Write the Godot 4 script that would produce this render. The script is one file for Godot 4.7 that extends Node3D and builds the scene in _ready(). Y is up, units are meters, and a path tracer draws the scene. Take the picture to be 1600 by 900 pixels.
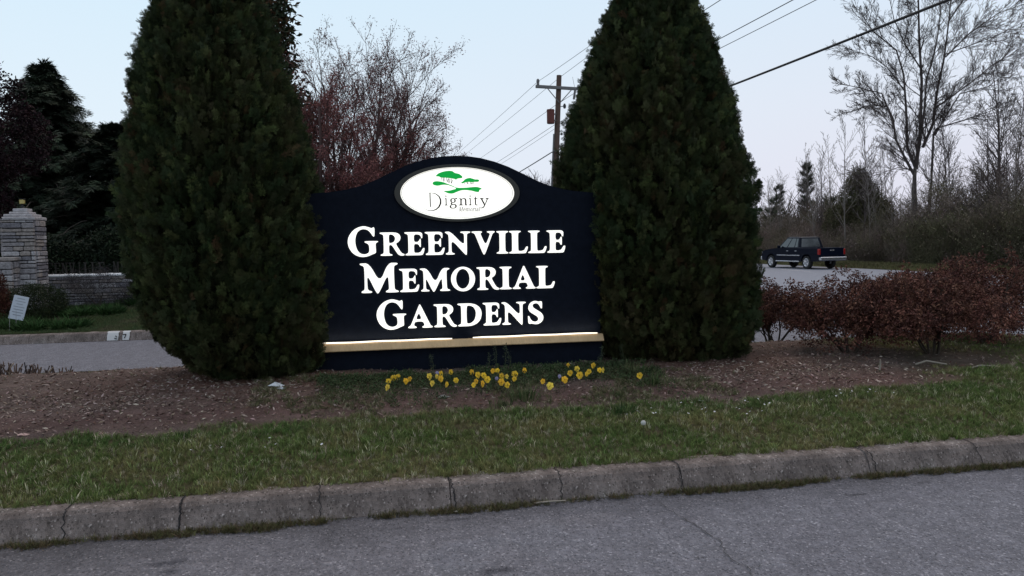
extends Node3D
# A cemetery entrance sign between two arborvitae at dusk. Metres, y up; +x runs along the front kerb, -z away from the viewer.

class MB:
	# collects triangles of one mesh; corners are given counter-clockwise as seen from outside
	var v := PackedVector3Array()
	var n := PackedVector3Array()
	var c := PackedColorArray()
	var i := PackedInt32Array()
	var col := Color(1, 1, 1)
	func tri(a: Vector3, b: Vector3, d: Vector3) -> void:
		var nn := (b - a).cross(d - a).normalized()
		var k := v.size()
		v.append(a); v.append(b); v.append(d)
		for _q in 3:
			n.append(nn); c.append(col)
		i.append(k); i.append(k + 2); i.append(k + 1)
	func quad(a: Vector3, b: Vector3, d: Vector3, e: Vector3) -> void:
		tri(a, b, d); tri(a, d, e)
	func box(p: Vector3, s: Vector3, ch := 0.0) -> void:
		# centre, full size, chamfer
		var h := s / 2.0
		if ch <= 0.0:
			var q := []
			for k in 8:
				q.append(p + Vector3(h.x if k & 1 else -h.x, h.y if k & 2 else -h.y, h.z if k & 4 else -h.z))
			quad(q[4], q[5], q[7], q[6]); quad(q[1], q[0], q[2], q[3])
			quad(q[5], q[1], q[3], q[7]); quad(q[0], q[4], q[6], q[2])
			quad(q[6], q[7], q[3], q[2]); quad(q[0], q[1], q[5], q[4])
			return
		var ax := [Vector3.RIGHT, Vector3.UP, Vector3.BACK]
		for a in 3:
			var b := (a + 1) % 3
			var d := (a + 2) % 3
			for sg in [-1.0, 1.0]:
				var o: Vector3 = p + ax[a] * h[a] * sg
				var u: Vector3 = ax[b] * (h[b] - ch)
				var w: Vector3 = ax[d] * (h[d] - ch)
				if sg > 0: quad(o - u - w, o + u - w, o + u + w, o - u + w)
				else: quad(o - u + w, o + u + w, o + u - w, o - u - w)
			for sb in [-1.0, 1.0]:
				for sd in [-1.0, 1.0]:
					# edge along axis a between faces b and d
					var l: Vector3 = ax[a] * (h[a] - ch)
					var e1: Vector3 = p + ax[b] * h[b] * sb + ax[d] * (h[d] - ch) * sd
					var e2: Vector3 = p + ax[b] * (h[b] - ch) * sb + ax[d] * h[d] * sd
					if sb * sd > 0: quad(e1 - l, e1 + l, e2 + l, e2 - l)
					else: quad(e2 - l, e2 + l, e1 + l, e1 - l)
		for k in 8:
			var sx := 1.0 if k & 1 else -1.0
			var sy := 1.0 if k & 2 else -1.0
			var sz := 1.0 if k & 4 else -1.0
			var a1 := p + Vector3(h.x * sx, (h.y - ch) * sy, (h.z - ch) * sz)
			var a2 := p + Vector3((h.x - ch) * sx, h.y * sy, (h.z - ch) * sz)
			var a3 := p + Vector3((h.x - ch) * sx, (h.y - ch) * sy, h.z * sz)
			if sx * sy * sz > 0: tri(a1, a2, a3)
			else: tri(a1, a3, a2)
	func tube(pts: PackedVector3Array, rad: PackedFloat32Array, sides: int, cap := false) -> void:
		var m := pts.size()
		if m < 2: return
		var t := (pts[1] - pts[0]).normalized()
		var u := t.cross(Vector3(0.31, 0.2, 0.93) if absf(t.z) < 0.9 else Vector3.RIGHT).normalized()
		var k := v.size()
		for a in m:
			t = (pts[mini(a + 1, m - 1)] - pts[maxi(a - 1, 0)]).normalized()
			u = (u - t * u.dot(t)).normalized()
			var w := t.cross(u)
			for s in sides:
				var an := TAU * s / sides
				var d := u * cos(an) + w * sin(an)
				v.append(pts[a] + d * rad[a]); n.append(d); c.append(col)
		for a in m - 1:
			for s in sides:
				var p0 := k + a * sides + s
				var p1 := k + a * sides + (s + 1) % sides
				i.append(p0); i.append(p1 + sides); i.append(p1)
				i.append(p0); i.append(p0 + sides); i.append(p1 + sides)
		if cap:
			for e in [0, m - 1]:
				var ctr := pts[e]
				for s in sides:
					var q0 := v[k + e * sides + s]
					var q1 := v[k + e * sides + (s + 1) % sides]
					if e == 0: tri(ctr, q1, q0)
					else: tri(ctr, q0, q1)
	func rod(a: Vector3, b: Vector3, r: float, sides := 6, r2 := -1.0) -> void:
		tube(PackedVector3Array([a, b]), PackedFloat32Array([r, r if r2 < 0 else r2]), sides, true)
	func lathe(at: Vector3, prof: PackedVector2Array, sides: int) -> void:
		# profile of (radius, height) from bottom to top
		for a in prof.size() - 1:
			for s in sides:
				var a0 := TAU * s / sides
				var a1 := TAU * (s + 1) / sides
				var q := [prof[a], prof[a + 1]]
				var p00 := at + Vector3(cos(a0) * q[0].x, q[0].y, -sin(a0) * q[0].x)
				var p01 := at + Vector3(cos(a1) * q[0].x, q[0].y, -sin(a1) * q[0].x)
				var p10 := at + Vector3(cos(a0) * q[1].x, q[1].y, -sin(a0) * q[1].x)
				var p11 := at + Vector3(cos(a1) * q[1].x, q[1].y, -sin(a1) * q[1].x)
				if q[0].x > 0.0001: tri(p00, p01, p11)
				if q[1].x > 0.0001: tri(p00, p11, p10)
	func plate(poly: PackedVector2Array, z0: float, z1: float, holes := [], bev := 0.0) -> void:
		# an outline in x,y standing from z0 to z1 (z1 faces the viewer), with holes
		var outer := poly
		if Geometry2D.is_polygon_clockwise(outer):
			outer.reverse()
		var ring := outer.duplicate()
		var loops := [outer]
		for h in holes:
			var hh: PackedVector2Array = h
			if not Geometry2D.is_polygon_clockwise(hh):
				hh.reverse()
			loops.append(hh)
			# bridge from the hole's rightmost point to the nearest ring point
			var bi := 0; var bj := 0; var bd := 1e9
			for j in hh.size():
				for q in ring.size():
					var dd := hh[j].distance_squared_to(ring[q])
					if dd < bd:
						bd = dd; bi = q; bj = j
			var merged := PackedVector2Array()
			for q in bi + 1: merged.append(ring[q])
			for j in hh.size() + 1: merged.append(hh[(bj + j) % hh.size()])
			for q in range(bi, ring.size()): merged.append(ring[q])
			ring = merged
		var tr := Geometry2D.triangulate_polygon(ring)
		for t in tr.size() / 3:
			var a := ring[tr[t * 3]]; var b := ring[tr[t * 3 + 1]]; var d := ring[tr[t * 3 + 2]]
			if (b - a).cross(d - a) < 0:
				var sw := b; b = d; d = sw
			tri(Vector3(a.x, a.y, z1), Vector3(b.x, b.y, z1), Vector3(d.x, d.y, z1))
			tri(Vector3(a.x, a.y, z0), Vector3(d.x, d.y, z0), Vector3(b.x, b.y, z0))
		for l in loops:
			for q in l.size():
				var a: Vector2 = l[q]
				var b: Vector2 = l[(q + 1) % l.size()]
				quad(Vector3(a.x, a.y, z0), Vector3(b.x, b.y, z0), Vector3(b.x, b.y, z1), Vector3(a.x, a.y, z1))
	func mesh(colors := false) -> ArrayMesh:
		var a := []
		a.resize(Mesh.ARRAY_MAX)
		a[Mesh.ARRAY_VERTEX] = v
		a[Mesh.ARRAY_NORMAL] = n
		if colors: a[Mesh.ARRAY_COLOR] = c
		a[Mesh.ARRAY_INDEX] = i
		var m := ArrayMesh.new()
		m.add_surface_from_arrays(Mesh.PRIMITIVE_TRIANGLES, a)
		return m

var used := {}
var rng := RandomNumberGenerator.new()
var nz := FastNoiseLite.new()
var M := {}

func numbered(called: String) -> String:
	var k: int = used.get(called, 0)
	used[called] = k + 1
	return called if k == 0 else "%s_%03d" % [called, k]

func tag(o: Node3D, label: String, category: String, group := "", kind := "") -> Node3D:
	if label: o.set_meta("label", label)
	if category: o.set_meta("category", category)
	if group: o.set_meta("group", group)
	if kind: o.set_meta("kind", kind)
	return o

func thing(called: String, label: String, category: String, at := Vector3.ZERO, turn := 0.0, group := "") -> Node3D:
	var o := Node3D.new()
	o.name = numbered(called)
	add_child(o, true)
	o.position = at
	o.rotation.y = turn
	return tag(o, label, category, group)

func part(parent: Node, called: String, mesh: Mesh, mat: Material, at := Vector3.ZERO) -> MeshInstance3D:
	var o := MeshInstance3D.new()
	o.name = called if parent != self else numbered(called)
	o.mesh = mesh
	o.material_override = mat
	o.position = at
	parent.add_child(o, true)
	return o

func setting(called: String, mesh: Mesh, mat: Material) -> MeshInstance3D:
	var o := part(self, called, mesh, mat)
	o.set_meta("kind", "structure")
	return o

func scatter(parent: Node, called: String, mesh: Mesh, mat: Material, xf: Array, cols: PackedColorArray) -> MultiMeshInstance3D:
	var mm := MultiMesh.new()
	mm.transform_format = MultiMesh.TRANSFORM_3D
	mm.use_colors = true
	mm.mesh = mesh
	mm.instance_count = xf.size()
	for k in xf.size():
		mm.set_instance_transform(k, xf[k])
		mm.set_instance_color(k, cols[k])
	var o := MultiMeshInstance3D.new()
	o.name = called if parent != self else numbered(called)
	o.multimesh = mm
	o.material_override = mat
	parent.add_child(o, true)
	o.set_meta("kind", "stuff")
	return o

func rv() -> Vector3:
	return Vector3(rng.randf_range(-1, 1), rng.randf_range(-1, 1), rng.randf_range(-1, 1))

func frame(dir: Vector3, side: Vector3, s: float, at: Vector3) -> Transform3D:
	var y := dir.normalized()
	var x := (side - y * side.dot(y)).normalized()
	return Transform3D(Basis(x * s, y * s, x.cross(y) * s), at)

func vary(col: Color, amount: float) -> Color:
	var f := 1.0 + rng.randf_range(-amount, amount)
	return Color(col.r * f, col.g * f * (1.0 + rng.randf_range(-amount, amount) * 0.3), col.b * f)

# ---- materials ----
func lin(r: float, g: float, b: float) -> Color:
	return Color(r, g, b).linear_to_srgb()

func plain(r: float, g: float, b: float, rough := 0.8, spec := 0.4, metal := 0.0) -> StandardMaterial3D:
	var m := StandardMaterial3D.new()
	m.albedo_color = lin(r, g, b)
	m.roughness = rough
	m.metallic_specular = spec
	m.metallic = metal
	return m

func tinted(rough := 0.85, back := 0.0, spec := 0.2) -> StandardMaterial3D:
	# takes its colour from vertex or copy colours
	var m := plain(1, 1, 1, rough, spec)
	m.vertex_color_use_as_albedo = true
	m.cull_mode = BaseMaterial3D.CULL_DISABLED
	if back > 0:
		m.backlight_enabled = true
		m.backlight = Color(back, back, back)
	return m

func noise_image(side: int, freqs: Array, seed_: int) -> Image:
	# layered seamless noise, 0..1
	var im := Image.create(side, side, false, Image.FORMAT_RF)
	var layers := []
	var total := 0.0
	for f in freqs:
		var q := FastNoiseLite.new()
		q.seed = seed_ + layers.size() * 7
		q.noise_type = f[2] if f.size() > 2 else FastNoiseLite.TYPE_SIMPLEX
		q.frequency = f[0]
		q.fractal_octaves = 3
		if q.noise_type == FastNoiseLite.TYPE_CELLULAR:
			q.fractal_type = FastNoiseLite.FRACTAL_NONE
			q.cellular_return_type = FastNoiseLite.RETURN_CELL_VALUE
		layers.append(q.get_seamless_image(side, side, false, false, 0.12, true))
		total += f[1]
	for y in side:
		for x in side:
			var s := 0.0
			for k in layers.size():
				s += layers[k].get_pixel(x, y).r * freqs[k][1]
			im.set_pixel(x, y, Color(s / total, 0, 0))
	return im

func surface(im: Image, lo: Color, hi: Color, metres: float, rough: float, bump: float, spec := 0.3, speck := [], tint := false) -> StandardMaterial3D:
	# a rough outdoor surface: colour and relief from one height image
	var side := im.get_width()
	var ci := Image.create(side, side, false, Image.FORMAT_RGB8)
	var hi_im := Image.create(side, side, false, Image.FORMAT_RGB8)
	var r2 := RandomNumberGenerator.new()
	r2.seed = 991
	for y in side:
		for x in side:
			var t := clampf((im.get_pixel(x, y).r - 0.25) * 2.0, 0, 1)
			ci.set_pixel(x, y, lo.lerp(hi, t).linear_to_srgb())
			hi_im.set_pixel(x, y, Color(t, t, t))
	for s in speck:
		# [count, colour, radius in pixels, height]
		for _k in s[0]:
			var x := r2.randi_range(2, side - 4)
			var y := r2.randi_range(2, side - 4)
			var f := r2.randf_range(0.6, 1.25)
			var cc := Color(s[1].r * f, s[1].g * f, s[1].b * f).linear_to_srgb()
			var w := r2.randi_range(1, s[2])
			var h := r2.randi_range(1, s[2])
			ci.fill_rect(Rect2i(x, y, w, h), cc)
			hi_im.fill_rect(Rect2i(x, y, w, h), Color(s[3], s[3], s[3]))
	var m := StandardMaterial3D.new()
	m.albedo_texture = ImageTexture.create_from_image(ci)
	m.roughness = rough
	m.metallic_specular = spec
	m.uv1_triplanar = true
	m.uv1_world_triplanar = true
	m.uv1_scale = Vector3.ONE / metres
	if bump > 0:
		hi_im.bump_map_to_normal_map(bump)
		m.normal_enabled = true
		m.normal_texture = ImageTexture.create_from_image(hi_im)
	m.vertex_color_use_as_albedo = tint
	return m

# ---- the lie of the land ----
func base_h(x: float) -> float:
	return -0.25 * smoothstep(7.6, 10.0, x)

func n2(x: float, z: float, f: float) -> float:
	return nz.get_noise_2d(x * f * 100.0, z * f * 100.0)

func island_h(x: float, z: float) -> float:
	var t := clampf((-4.8 - z) / 3.3, 0, 1)
	var h := 0.15 + 0.2 * smoothstep(0.0, 1.0, t)
	h += 0.06 * exp(-((x + 0.9) * (x + 0.9) + (z + 7.9) * (z + 7.9)) / 1.2)
	h *= 1.0 - smoothstep(-8.5, -10.7, z)
	h *= 1.0 - smoothstep(8.7, 10.05, x)
	var inner := smoothstep(-4.85, -5.3, z) * smoothstep(-11.15, -10.6, z) * (1.0 - smoothstep(8.8, 10.0, x))
	h += inner * (0.018 * n2(x, z, 0.9) + 0.012 * n2(x + 7.0, z, 3.0))
	return base_h(x) + h

func lawn_h(x: float, z: float) -> float:
	return base_h(x) + (0.15 + 0.22 * smoothstep(-15.0, -18.5, z)) * (1.0 - smoothstep(8.4, 9.9, x)) + 0.02 * n2(x, z, 0.4)

func bed_edge(x: float) -> float:
	# front edge of the mulch bed
	return -6.22 + 0.10 * n2(x, 3.0, 0.6) + 0.09 * n2(x, 9.0, 2.6) - 0.12 * exp(-(x - 0.3) * (x - 0.3) / 0.8) - 0.10 * smoothstep(3.0, 6.0, x)

func mulch(x: float, z: float) -> float:
	# 1 where the bed is mulch, 0 where grass grows
	var a := smoothstep(bed_edge(x) + 0.08, bed_edge(x) - 0.08, z)
	a *= smoothstep(6.2, 5.1, x + 0.5 * n2(x, z, 0.8))
	a *= smoothstep(-10.4, -9.5, z + 0.35 * n2(x, z, 0.7))
	if x > 4.6:
		a = maxf(a, 0.8 * exp(-((x - 6.2) * (x - 6.2) + (z + 7.1) * (z + 7.1)) / 0.35))
	return a

func _ready() -> void:
	rng.seed = 4127
	nz.seed = 11
	nz.frequency = 0.01
	nz.noise_type = FastNoiseLite.TYPE_SIMPLEX
	# ---- camera, sky, light, exposure ----
	var cam := Camera3D.new()
	cam.name = "camera"
	cam.fov = 40.0
	cam.near = 0.1
	cam.far = 1500.0
	cam.position = Vector3(0, 1.6, 0)
	cam.rotation_order = EULER_ORDER_YXZ
	cam.rotation_degrees = Vector3(-3.3, -11.2, -0.9)
	add_child(cam)
	cam.current = true
	var env := Environment.new()
	env.background_mode = Environment.BG_SKY
	var sky := Sky.new()
	var pano := PanoramaSkyMaterial.new()
	pano.panorama = ImageTexture.create_from_image(dusk_sky())
	pano.energy_multiplier = 1.0
	sky.sky_material = pano
	env.sky = sky
	env.ambient_light_source = Environment.AMBIENT_SOURCE_SKY
	env.tonemap_mode = Environment.TONE_MAPPER_LINEAR
	env.tonemap_exposure = 1.0
	env.sdfgi_enabled = true
	env.ssao_enabled = true
	env.ssil_enabled = true
	var we := WorldEnvironment.new()
	we.name = "world"
	we.environment = env
	add_child(we)
	var sun := DirectionalLight3D.new()
	sun.name = "dusk_glow"
	sun.light_color = Color(1.0, 0.87, 0.74)
	sun.light_energy = 0.42
	sun.light_angular_distance = 60.0
	sun.shadow_enabled = true
	sun.rotation_degrees = Vector3(-64, 150, 0)
	add_child(sun)

	make_materials()
	build_ground()
	build_sign()
	build_arborvitae()
	build_left_side()
	build_hedge()
	build_woods()
	build_truck()
	build_pole()
	build_bed_plants()
	build_grass()

func dusk_sky() -> Image:
	var w := 256
	var h := 128
	var im := Image.create(w, h, false, Image.FORMAT_RGBF)
	var els := [0.0, 4.0, 9.0, 17.0, 28.0, 50.0, 90.0]
	var left := [Color(0.80, 0.86, 0.95), Color(0.79, 0.88, 0.97), Color(0.76, 0.88, 0.98), Color(0.68, 0.85, 0.98), Color(0.63, 0.78, 0.94), Color(0.60, 0.71, 0.86), Color(0.58, 0.68, 0.82)]
	var right := [Color(0.76, 0.735, 0.85), Color(0.775, 0.775, 0.885), Color(0.76, 0.81, 0.915), Color(0.70, 0.82, 0.95), Color(0.65, 0.77, 0.92), Color(0.60, 0.71, 0.86), Color(0.58, 0.68, 0.82)]
	for y in h:
		var el := 90.0 - 180.0 * (y + 0.5) / h
		for x in w:
			var az := TAU * (x + 0.5) / w   # 0 is -z, growing towards +x
			var t := 0.5 + 0.5 * sin(az)    # 1 towards +x
			t = smoothstep(0.35, 0.9, t)
			var c := Color(0.10, 0.10, 0.09)
			if el >= 0:
				var k := 0
				while k < els.size() - 2 and el > els[k + 1]:
					k += 1
				var f: float = clampf((el - els[k]) / (els[k + 1] - els[k]), 0, 1)
				c = left[k].lerp(left[k + 1], f).lerp(right[k].lerp(right[k + 1], f), t)
			im.set_pixel(x, y, c)
	return im

func make_materials() -> void:
	var fine := noise_image(512, [[0.012, 0.5], [0.06, 0.7], [0.25, 0.9]], 3)
	M.asphalt = surface(fine, Color(0.115, 0.115, 0.132), Color(0.24, 0.24, 0.276), 1.3, 0.85, 6.0, 0.3, [[3600, Color(0.285, 0.282, 0.312), 5, 0.8], [3000, Color(0.105, 0.105, 0.122), 5, 0.2]], true)
	M.highway = surface(fine, Color(0.185, 0.195, 0.23), Color(0.25, 0.262, 0.305), 2.0, 0.8, 1.0, 0.3, [], true)
	M.concrete = surface(noise_image(512, [[0.006, 0.8], [0.03, 0.6], [0.2, 0.6]], 8), Color(0.105, 0.091, 0.086), Color(0.29, 0.258, 0.25), 0.7, 0.9, 7.0, 0.25, [[420, Color(0.44, 0.41, 0.40), 9, 1.0], [700, Color(0.05, 0.045, 0.042), 8, 0.0]], true)
	M.soil = surface(noise_image(512, [[0.01, 0.4], [0.05, 0.8], [0.2, 0.8]], 21), Color(0.55, 0.55, 0.55), Color(1, 1, 1), 0.8, 0.95, 8.0, 0.15, [], true)
	var st := noise_image(256, [[0.02, 0.8], [0.1, 0.6]], 31)
	M.stone = []
	for f in [Color(0.31, 0.29, 0.30), Color(0.43, 0.41, 0.42), Color(0.21, 0.20, 0.22), Color(0.34, 0.30, 0.28)]:
		M.stone.append(surface(st, f * 0.7, f * 1.15, 0.6, 0.9, 4.0, 0.25))
	M.mortar = plain(0.03, 0.029, 0.03, 0.95, 0.1)
	M.bark = surface(noise_image(256, [[0.03, 0.6], [0.12, 0.8]], 41), Color(0.05, 0.042, 0.036), Color(0.14, 0.12, 0.105), 0.5, 0.95, 6.0, 0.15)
	M.pale_bark = plain(0.19, 0.165, 0.15, 0.9, 0.15)
	M.twig = plain(0.092, 0.076, 0.073, 0.9, 0.1)
	M.red_twig = plain(0.105, 0.070, 0.066, 0.9, 0.15)
	M.leaf = tinted(0.7, 0.25, 0.25)
	M.dry = tinted(0.95, 0.0, 0.1)
	M.inner = plain(0.010, 0.010, 0.006, 1.0, 0.0)  # near-black for the added light-blocking bodies inside the arborvitae
	M.navy = surface(noise_image(256, [[0.02, 0.6], [0.2, 0.5]], 51), Color(0.0052, 0.0074, 0.0135), Color(0.007, 0.0098, 0.0178), 0.5, 0.62, 0.6, 0.16)
	M.rim = plain(0.045, 0.043, 0.036, 0.5, 0.4)
	M.ledge = surface(noise_image(128, [[0.04, 0.7], [0.2, 0.4]], 52), Color(0.48, 0.33, 0.18), Color(0.56, 0.39, 0.22), 0.8, 0.6, 0.5, 0.3)
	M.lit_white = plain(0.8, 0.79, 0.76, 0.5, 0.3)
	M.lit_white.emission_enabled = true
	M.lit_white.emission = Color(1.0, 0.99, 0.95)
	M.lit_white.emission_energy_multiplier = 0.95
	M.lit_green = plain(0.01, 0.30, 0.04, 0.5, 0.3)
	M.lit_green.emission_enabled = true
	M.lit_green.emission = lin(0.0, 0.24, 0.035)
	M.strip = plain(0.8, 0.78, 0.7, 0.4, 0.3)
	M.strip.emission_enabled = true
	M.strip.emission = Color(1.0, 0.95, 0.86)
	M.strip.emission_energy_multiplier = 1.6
	M.ink = plain(0.012, 0.012, 0.012, 0.6, 0.2)
	M.black = plain(0.015, 0.015, 0.016, 0.5, 0.4)
	M.tuft_mesh = blade_mesh(7, 1, 0.5, 0.035)
	M.long_tuft = blade_mesh(6, 2, 0.35, 0.018)
	M.stem = plain(0.045, 0.06, 0.028, 0.8)
	M.throat = plain(0.05, 0.012, 0.008, 0.8)
	M.petal_white = plain(0.70, 0.70, 0.72, 0.8)
	M.tail_red = plain(0.26, 0.010, 0.010, 0.25, 0.5)
	M.stem_bark = plain(0.075, 0.062, 0.052, 0.9, 0.15)
	M.crack = plain(0.075, 0.073, 0.076, 0.95, 0.1)
	M.white_paint = plain(0.50, 0.50, 0.50, 0.85, 0.2)

# ---- ground, roads, kerbs ----
func sheet(xs: PackedFloat32Array, zs: PackedFloat32Array, hf: Callable, cf: Callable) -> ArrayMesh:
	var v := PackedVector3Array()
	var n := PackedVector3Array()
	var c := PackedColorArray()
	var ix := PackedInt32Array()
	var w := xs.size()
	for z in zs:
		for x in xs:
			var y: float = hf.call(x, z)
			v.append(Vector3(x, y, z))
			c.append(cf.call(x, z))
			var dx: float = hf.call(x + 0.03, z) - y
			var dz: float = hf.call(x, z + 0.03) - y
			n.append(Vector3(-dx, 0.03, -dz).normalized())
	for a in zs.size() - 1:
		for b in w - 1:
			var p := a * w + b
			# rows run towards +z
			ix.append_array([p, p + 1, p + w, p + 1, p + w + 1, p + w])
	var arr := []
	arr.resize(Mesh.ARRAY_MAX)
	arr[Mesh.ARRAY_VERTEX] = v
	arr[Mesh.ARRAY_NORMAL] = n
	arr[Mesh.ARRAY_COLOR] = c
	arr[Mesh.ARRAY_INDEX] = ix
	var m := ArrayMesh.new()
	m.add_surface_from_arrays(Mesh.PRIMITIVE_TRIANGLES, arr)
	return m

func steps(list: Array) -> PackedFloat32Array:
	# [from, to, step, to, step, ...]
	var o := PackedFloat32Array()
	var x: float = list[0]
	o.append(x)
	for k in range(1, list.size(), 2):
		var cnt := int(ceil((list[k] - x) / list[k + 1]))
		for q in range(1, cnt + 1):
			o.append(lerpf(x, list[k], float(q) / cnt))
		x = list[k]
	return o

const CRACK := [[Vector2(1.79, -4.45), Vector2(1.80, -4.24), Vector2(1.83, -4.11), Vector2(1.83, -4.0), Vector2(1.86, -3.83), Vector2(1.82, -3.69), Vector2(1.80, -3.59), Vector2(1.83, -3.48), Vector2(1.80, -3.3), Vector2(1.9, -2.9), Vector2(1.8, -2.3)], [Vector2(1.55, -3.64), Vector2(1.68, -3.63), Vector2(1.80, -3.60)], [Vector2(1.83, -3.45), Vector2(1.95, -3.5), Vector2(2.1, -3.45)]]

func road_tone(x: float, z: float) -> Color:
	var f := 1.0 + 0.12 * n2(x, z, 0.35) + 0.08 * n2(x + 30, z, 1.6)
	# finer, darker band along the kerb, coarser and paler beyond
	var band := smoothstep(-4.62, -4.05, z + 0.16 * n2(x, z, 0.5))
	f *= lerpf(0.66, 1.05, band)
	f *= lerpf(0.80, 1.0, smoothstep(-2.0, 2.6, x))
	var c := Color(f, f * 0.995, f)
	c = c.lerp(Color(f * 1.05, f * 0.99, f * 0.93), 0.8 * (1.0 - smoothstep(-2.0, 2.2, x)))
	for s in [[-0.97, -4.21, 0.10, 0.045], [-0.93, -4.09, 0.06, 0.03], [0.64, -3.72, 0.10, 0.05], [3.03, -4.33, 0.07, 0.012], [3.6, -4.45, 0.05, 0.012], [0.55, -4.48, 0.07, 0.008], [0.2, -4.42, 0.03, 0.008]]:
		var d := Vector2((x - s[0]) / s[2], (z - s[1]) / s[3]).length() + 0.5 * n2(x, z, 5.0)
		c = c.lerp(Color(0.28, 0.28, 0.30), 0.75 * (1.0 - smoothstep(0.6, 1.15, d)))
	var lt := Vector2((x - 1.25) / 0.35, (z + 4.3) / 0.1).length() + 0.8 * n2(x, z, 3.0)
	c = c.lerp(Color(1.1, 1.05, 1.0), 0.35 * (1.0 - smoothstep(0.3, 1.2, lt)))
	return c

func build_ground() -> void:
	# the base sheet reaches the horizon: leaf litter and rough grass
	var gx := PackedFloat32Array([-600, -200, -80, -40, -20, -10, 0, 5, 7.6, 8.0, 8.4, 8.8, 9.2, 9.6, 10.0, 12, 29, 31, 33, 36, 45, 60, 100, 250, 600])
	var gz := PackedFloat32Array([-900, -400, -200, -120, -90, -70, -60, -50, -40, -30, -20, -14, -10, -4, 0, 8, 20, 60, 200, 500])
	setting("ground", sheet(gx, gz, func(x, _z): return base_h(x) - 0.03, func(x, z): return Color(0.05, 0.055, 0.03) if x < 33 else Color(0.06, 0.05, 0.038)), M.soil)
	# front lane of the entrance drive, fine where the camera sees it
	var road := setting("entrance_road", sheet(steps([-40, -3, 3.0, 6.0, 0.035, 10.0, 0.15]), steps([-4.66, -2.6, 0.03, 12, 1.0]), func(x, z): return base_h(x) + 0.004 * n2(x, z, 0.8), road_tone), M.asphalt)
	for line in CRACK:
		var mb := MB.new()
		var prev := Vector2.ZERO
		var pw := 0.0
		var pts: Array = []
		for k in line.size() - 1:
			for q in 8:
				var p: Vector2 = line[k].lerp(line[k + 1], q / 8.0)
				pts.append(p + Vector2(n2(p.x, p.y, 9.0), n2(p.y, p.x, 9.0)) * 0.022)
		for k in pts.size():
			var p: Vector2 = pts[k]
			var w := 0.0016 + 0.0045 * absf(n2(p.x, p.y, 4.0))
			if k > 0:
				var y := 0.0068
				mb.quad(Vector3(prev.x - pw, y, prev.y), Vector3(p.x - w, y, p.y), Vector3(p.x + w, y, p.y), Vector3(prev.x + pw, y, prev.y))
			prev = p
			pw = w
		part(road, "crack", mb.mesh(), M.crack)
	setting("side_road", sheet(steps([-40, -8, 4.0, 6.0, 0.25, 10.0, 0.2]), steps([-14.85, -11.05, 0.2]), func(x, _z): return base_h(x) - 0.004, func(x, z): var f := 1.55 + 0.16 * n2(x, z, 0.3) + 0.1 * n2(x, z, 1.2); return Color(f, f, f * 1.04)), M.asphalt)
	var hw := setting("highway", sheet(PackedFloat32Array([10.0, 12, 15.5, 19, 22.5, 26, 29]), steps([-900, -100, 100.0, 60, 10.0, 300, 60.0]), func(_x, _z): return -0.25, func(_x, z): var f := 0.95 + 0.06 * n2(z, 1.0, 0.05); return Color(f, f, f)), M.highway)
	for k in 26:
		var l := MB.new()
		l.box(Vector3(24.6, -0.247, -5.0 - k * 9.0), Vector3(0.11, 0.006, 3.0))
		part(hw, "lane_dash", l.mesh(), M.white_paint)
	# grass strip between the highway and the woods
	setting("verge", sheet(PackedFloat32Array([29.0, 29.6, 31, 33.5]), steps([-300, -80, 10.0, 10, 1.5]), func(x, z): return -0.24 + 0.10 * smoothstep(29.0, 30.0, x) + 0.03 * n2(x, z, 0.2), func(x, z): var f := 1.0 + 0.35 * n2(x, z, 0.4); return Color(0.085 * f, 0.085 * f, 0.04 * f)), M.soil)
	# lawn beyond the second lane
	setting("lawn", sheet(steps([-60, -12, 4.0, -2, 0.3, 9.9, 0.4]), steps([-60, -24, 3.0, -14.98, 0.25]), lawn_h, func(x, z): var f := 1.0 + 0.3 * n2(x, z, 0.5) + 0.2 * n2(x, z, 2.0); return Color(0.05 * f, 0.062 * f, 0.028 * f)), M.soil)
	# the planted island with the sign
	setting("planting_island", sheet(steps([-24, -6, 1.0, 7.5, 0.07, 10.05, 0.12]), steps([-11.2, -8.4, 0.12, -4.86, 0.06]), island_h, island_tone), M.soil)
	build_kerbs()

func island_tone(x: float, z: float) -> Color:
	var f := 1.0 + 0.25 * n2(x, z, 1.2) + 0.2 * n2(x, z, 6.0)
	var bark := Color(0.165 * f, 0.126 * f, 0.113 * f)
	# fresh reddish litter round the left shrub, pale worn chips further out
	var red := exp(-((x + 1.0) * (x + 1.0) / 1.6 + (z + 7.7) * (z + 7.7) / 0.5)) + 0.7 * exp(-((x - 3.4) * (x - 3.4) / 1.4 + (z + 7.5) * (z + 7.5) / 0.3))
	bark = bark.lerp(Color(0.20 * f, 0.095 * f, 0.064 * f), clampf(red, 0, 1) * 0.8)
	bark = bark.lerp(Color(0.15 * f, 0.092 * f, 0.084 * f), 0.7 * exp(-(z + 6.6) * (z + 6.6) / 0.08))
	var soil := Color(0.10 * f, 0.09 * f, 0.052 * f)
	return soil.lerp(bark, mulch(x, z))

func kerb_profile(at: float, sgn: float) -> PackedVector2Array:
	# (z, y) from the gutter up over the top to the back
	return PackedVector2Array([Vector2(at, -0.05), Vector2(at, 0.004), Vector2(at - 0.035 * sgn, 0.08), Vector2(at - 0.06 * sgn, 0.125), Vector2(at - 0.085 * sgn, 0.144), Vector2(at - 0.12 * sgn, 0.15), Vector2(at - 0.24 * sgn, 0.15), Vector2(at - 0.24 * sgn, -0.05)])

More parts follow.
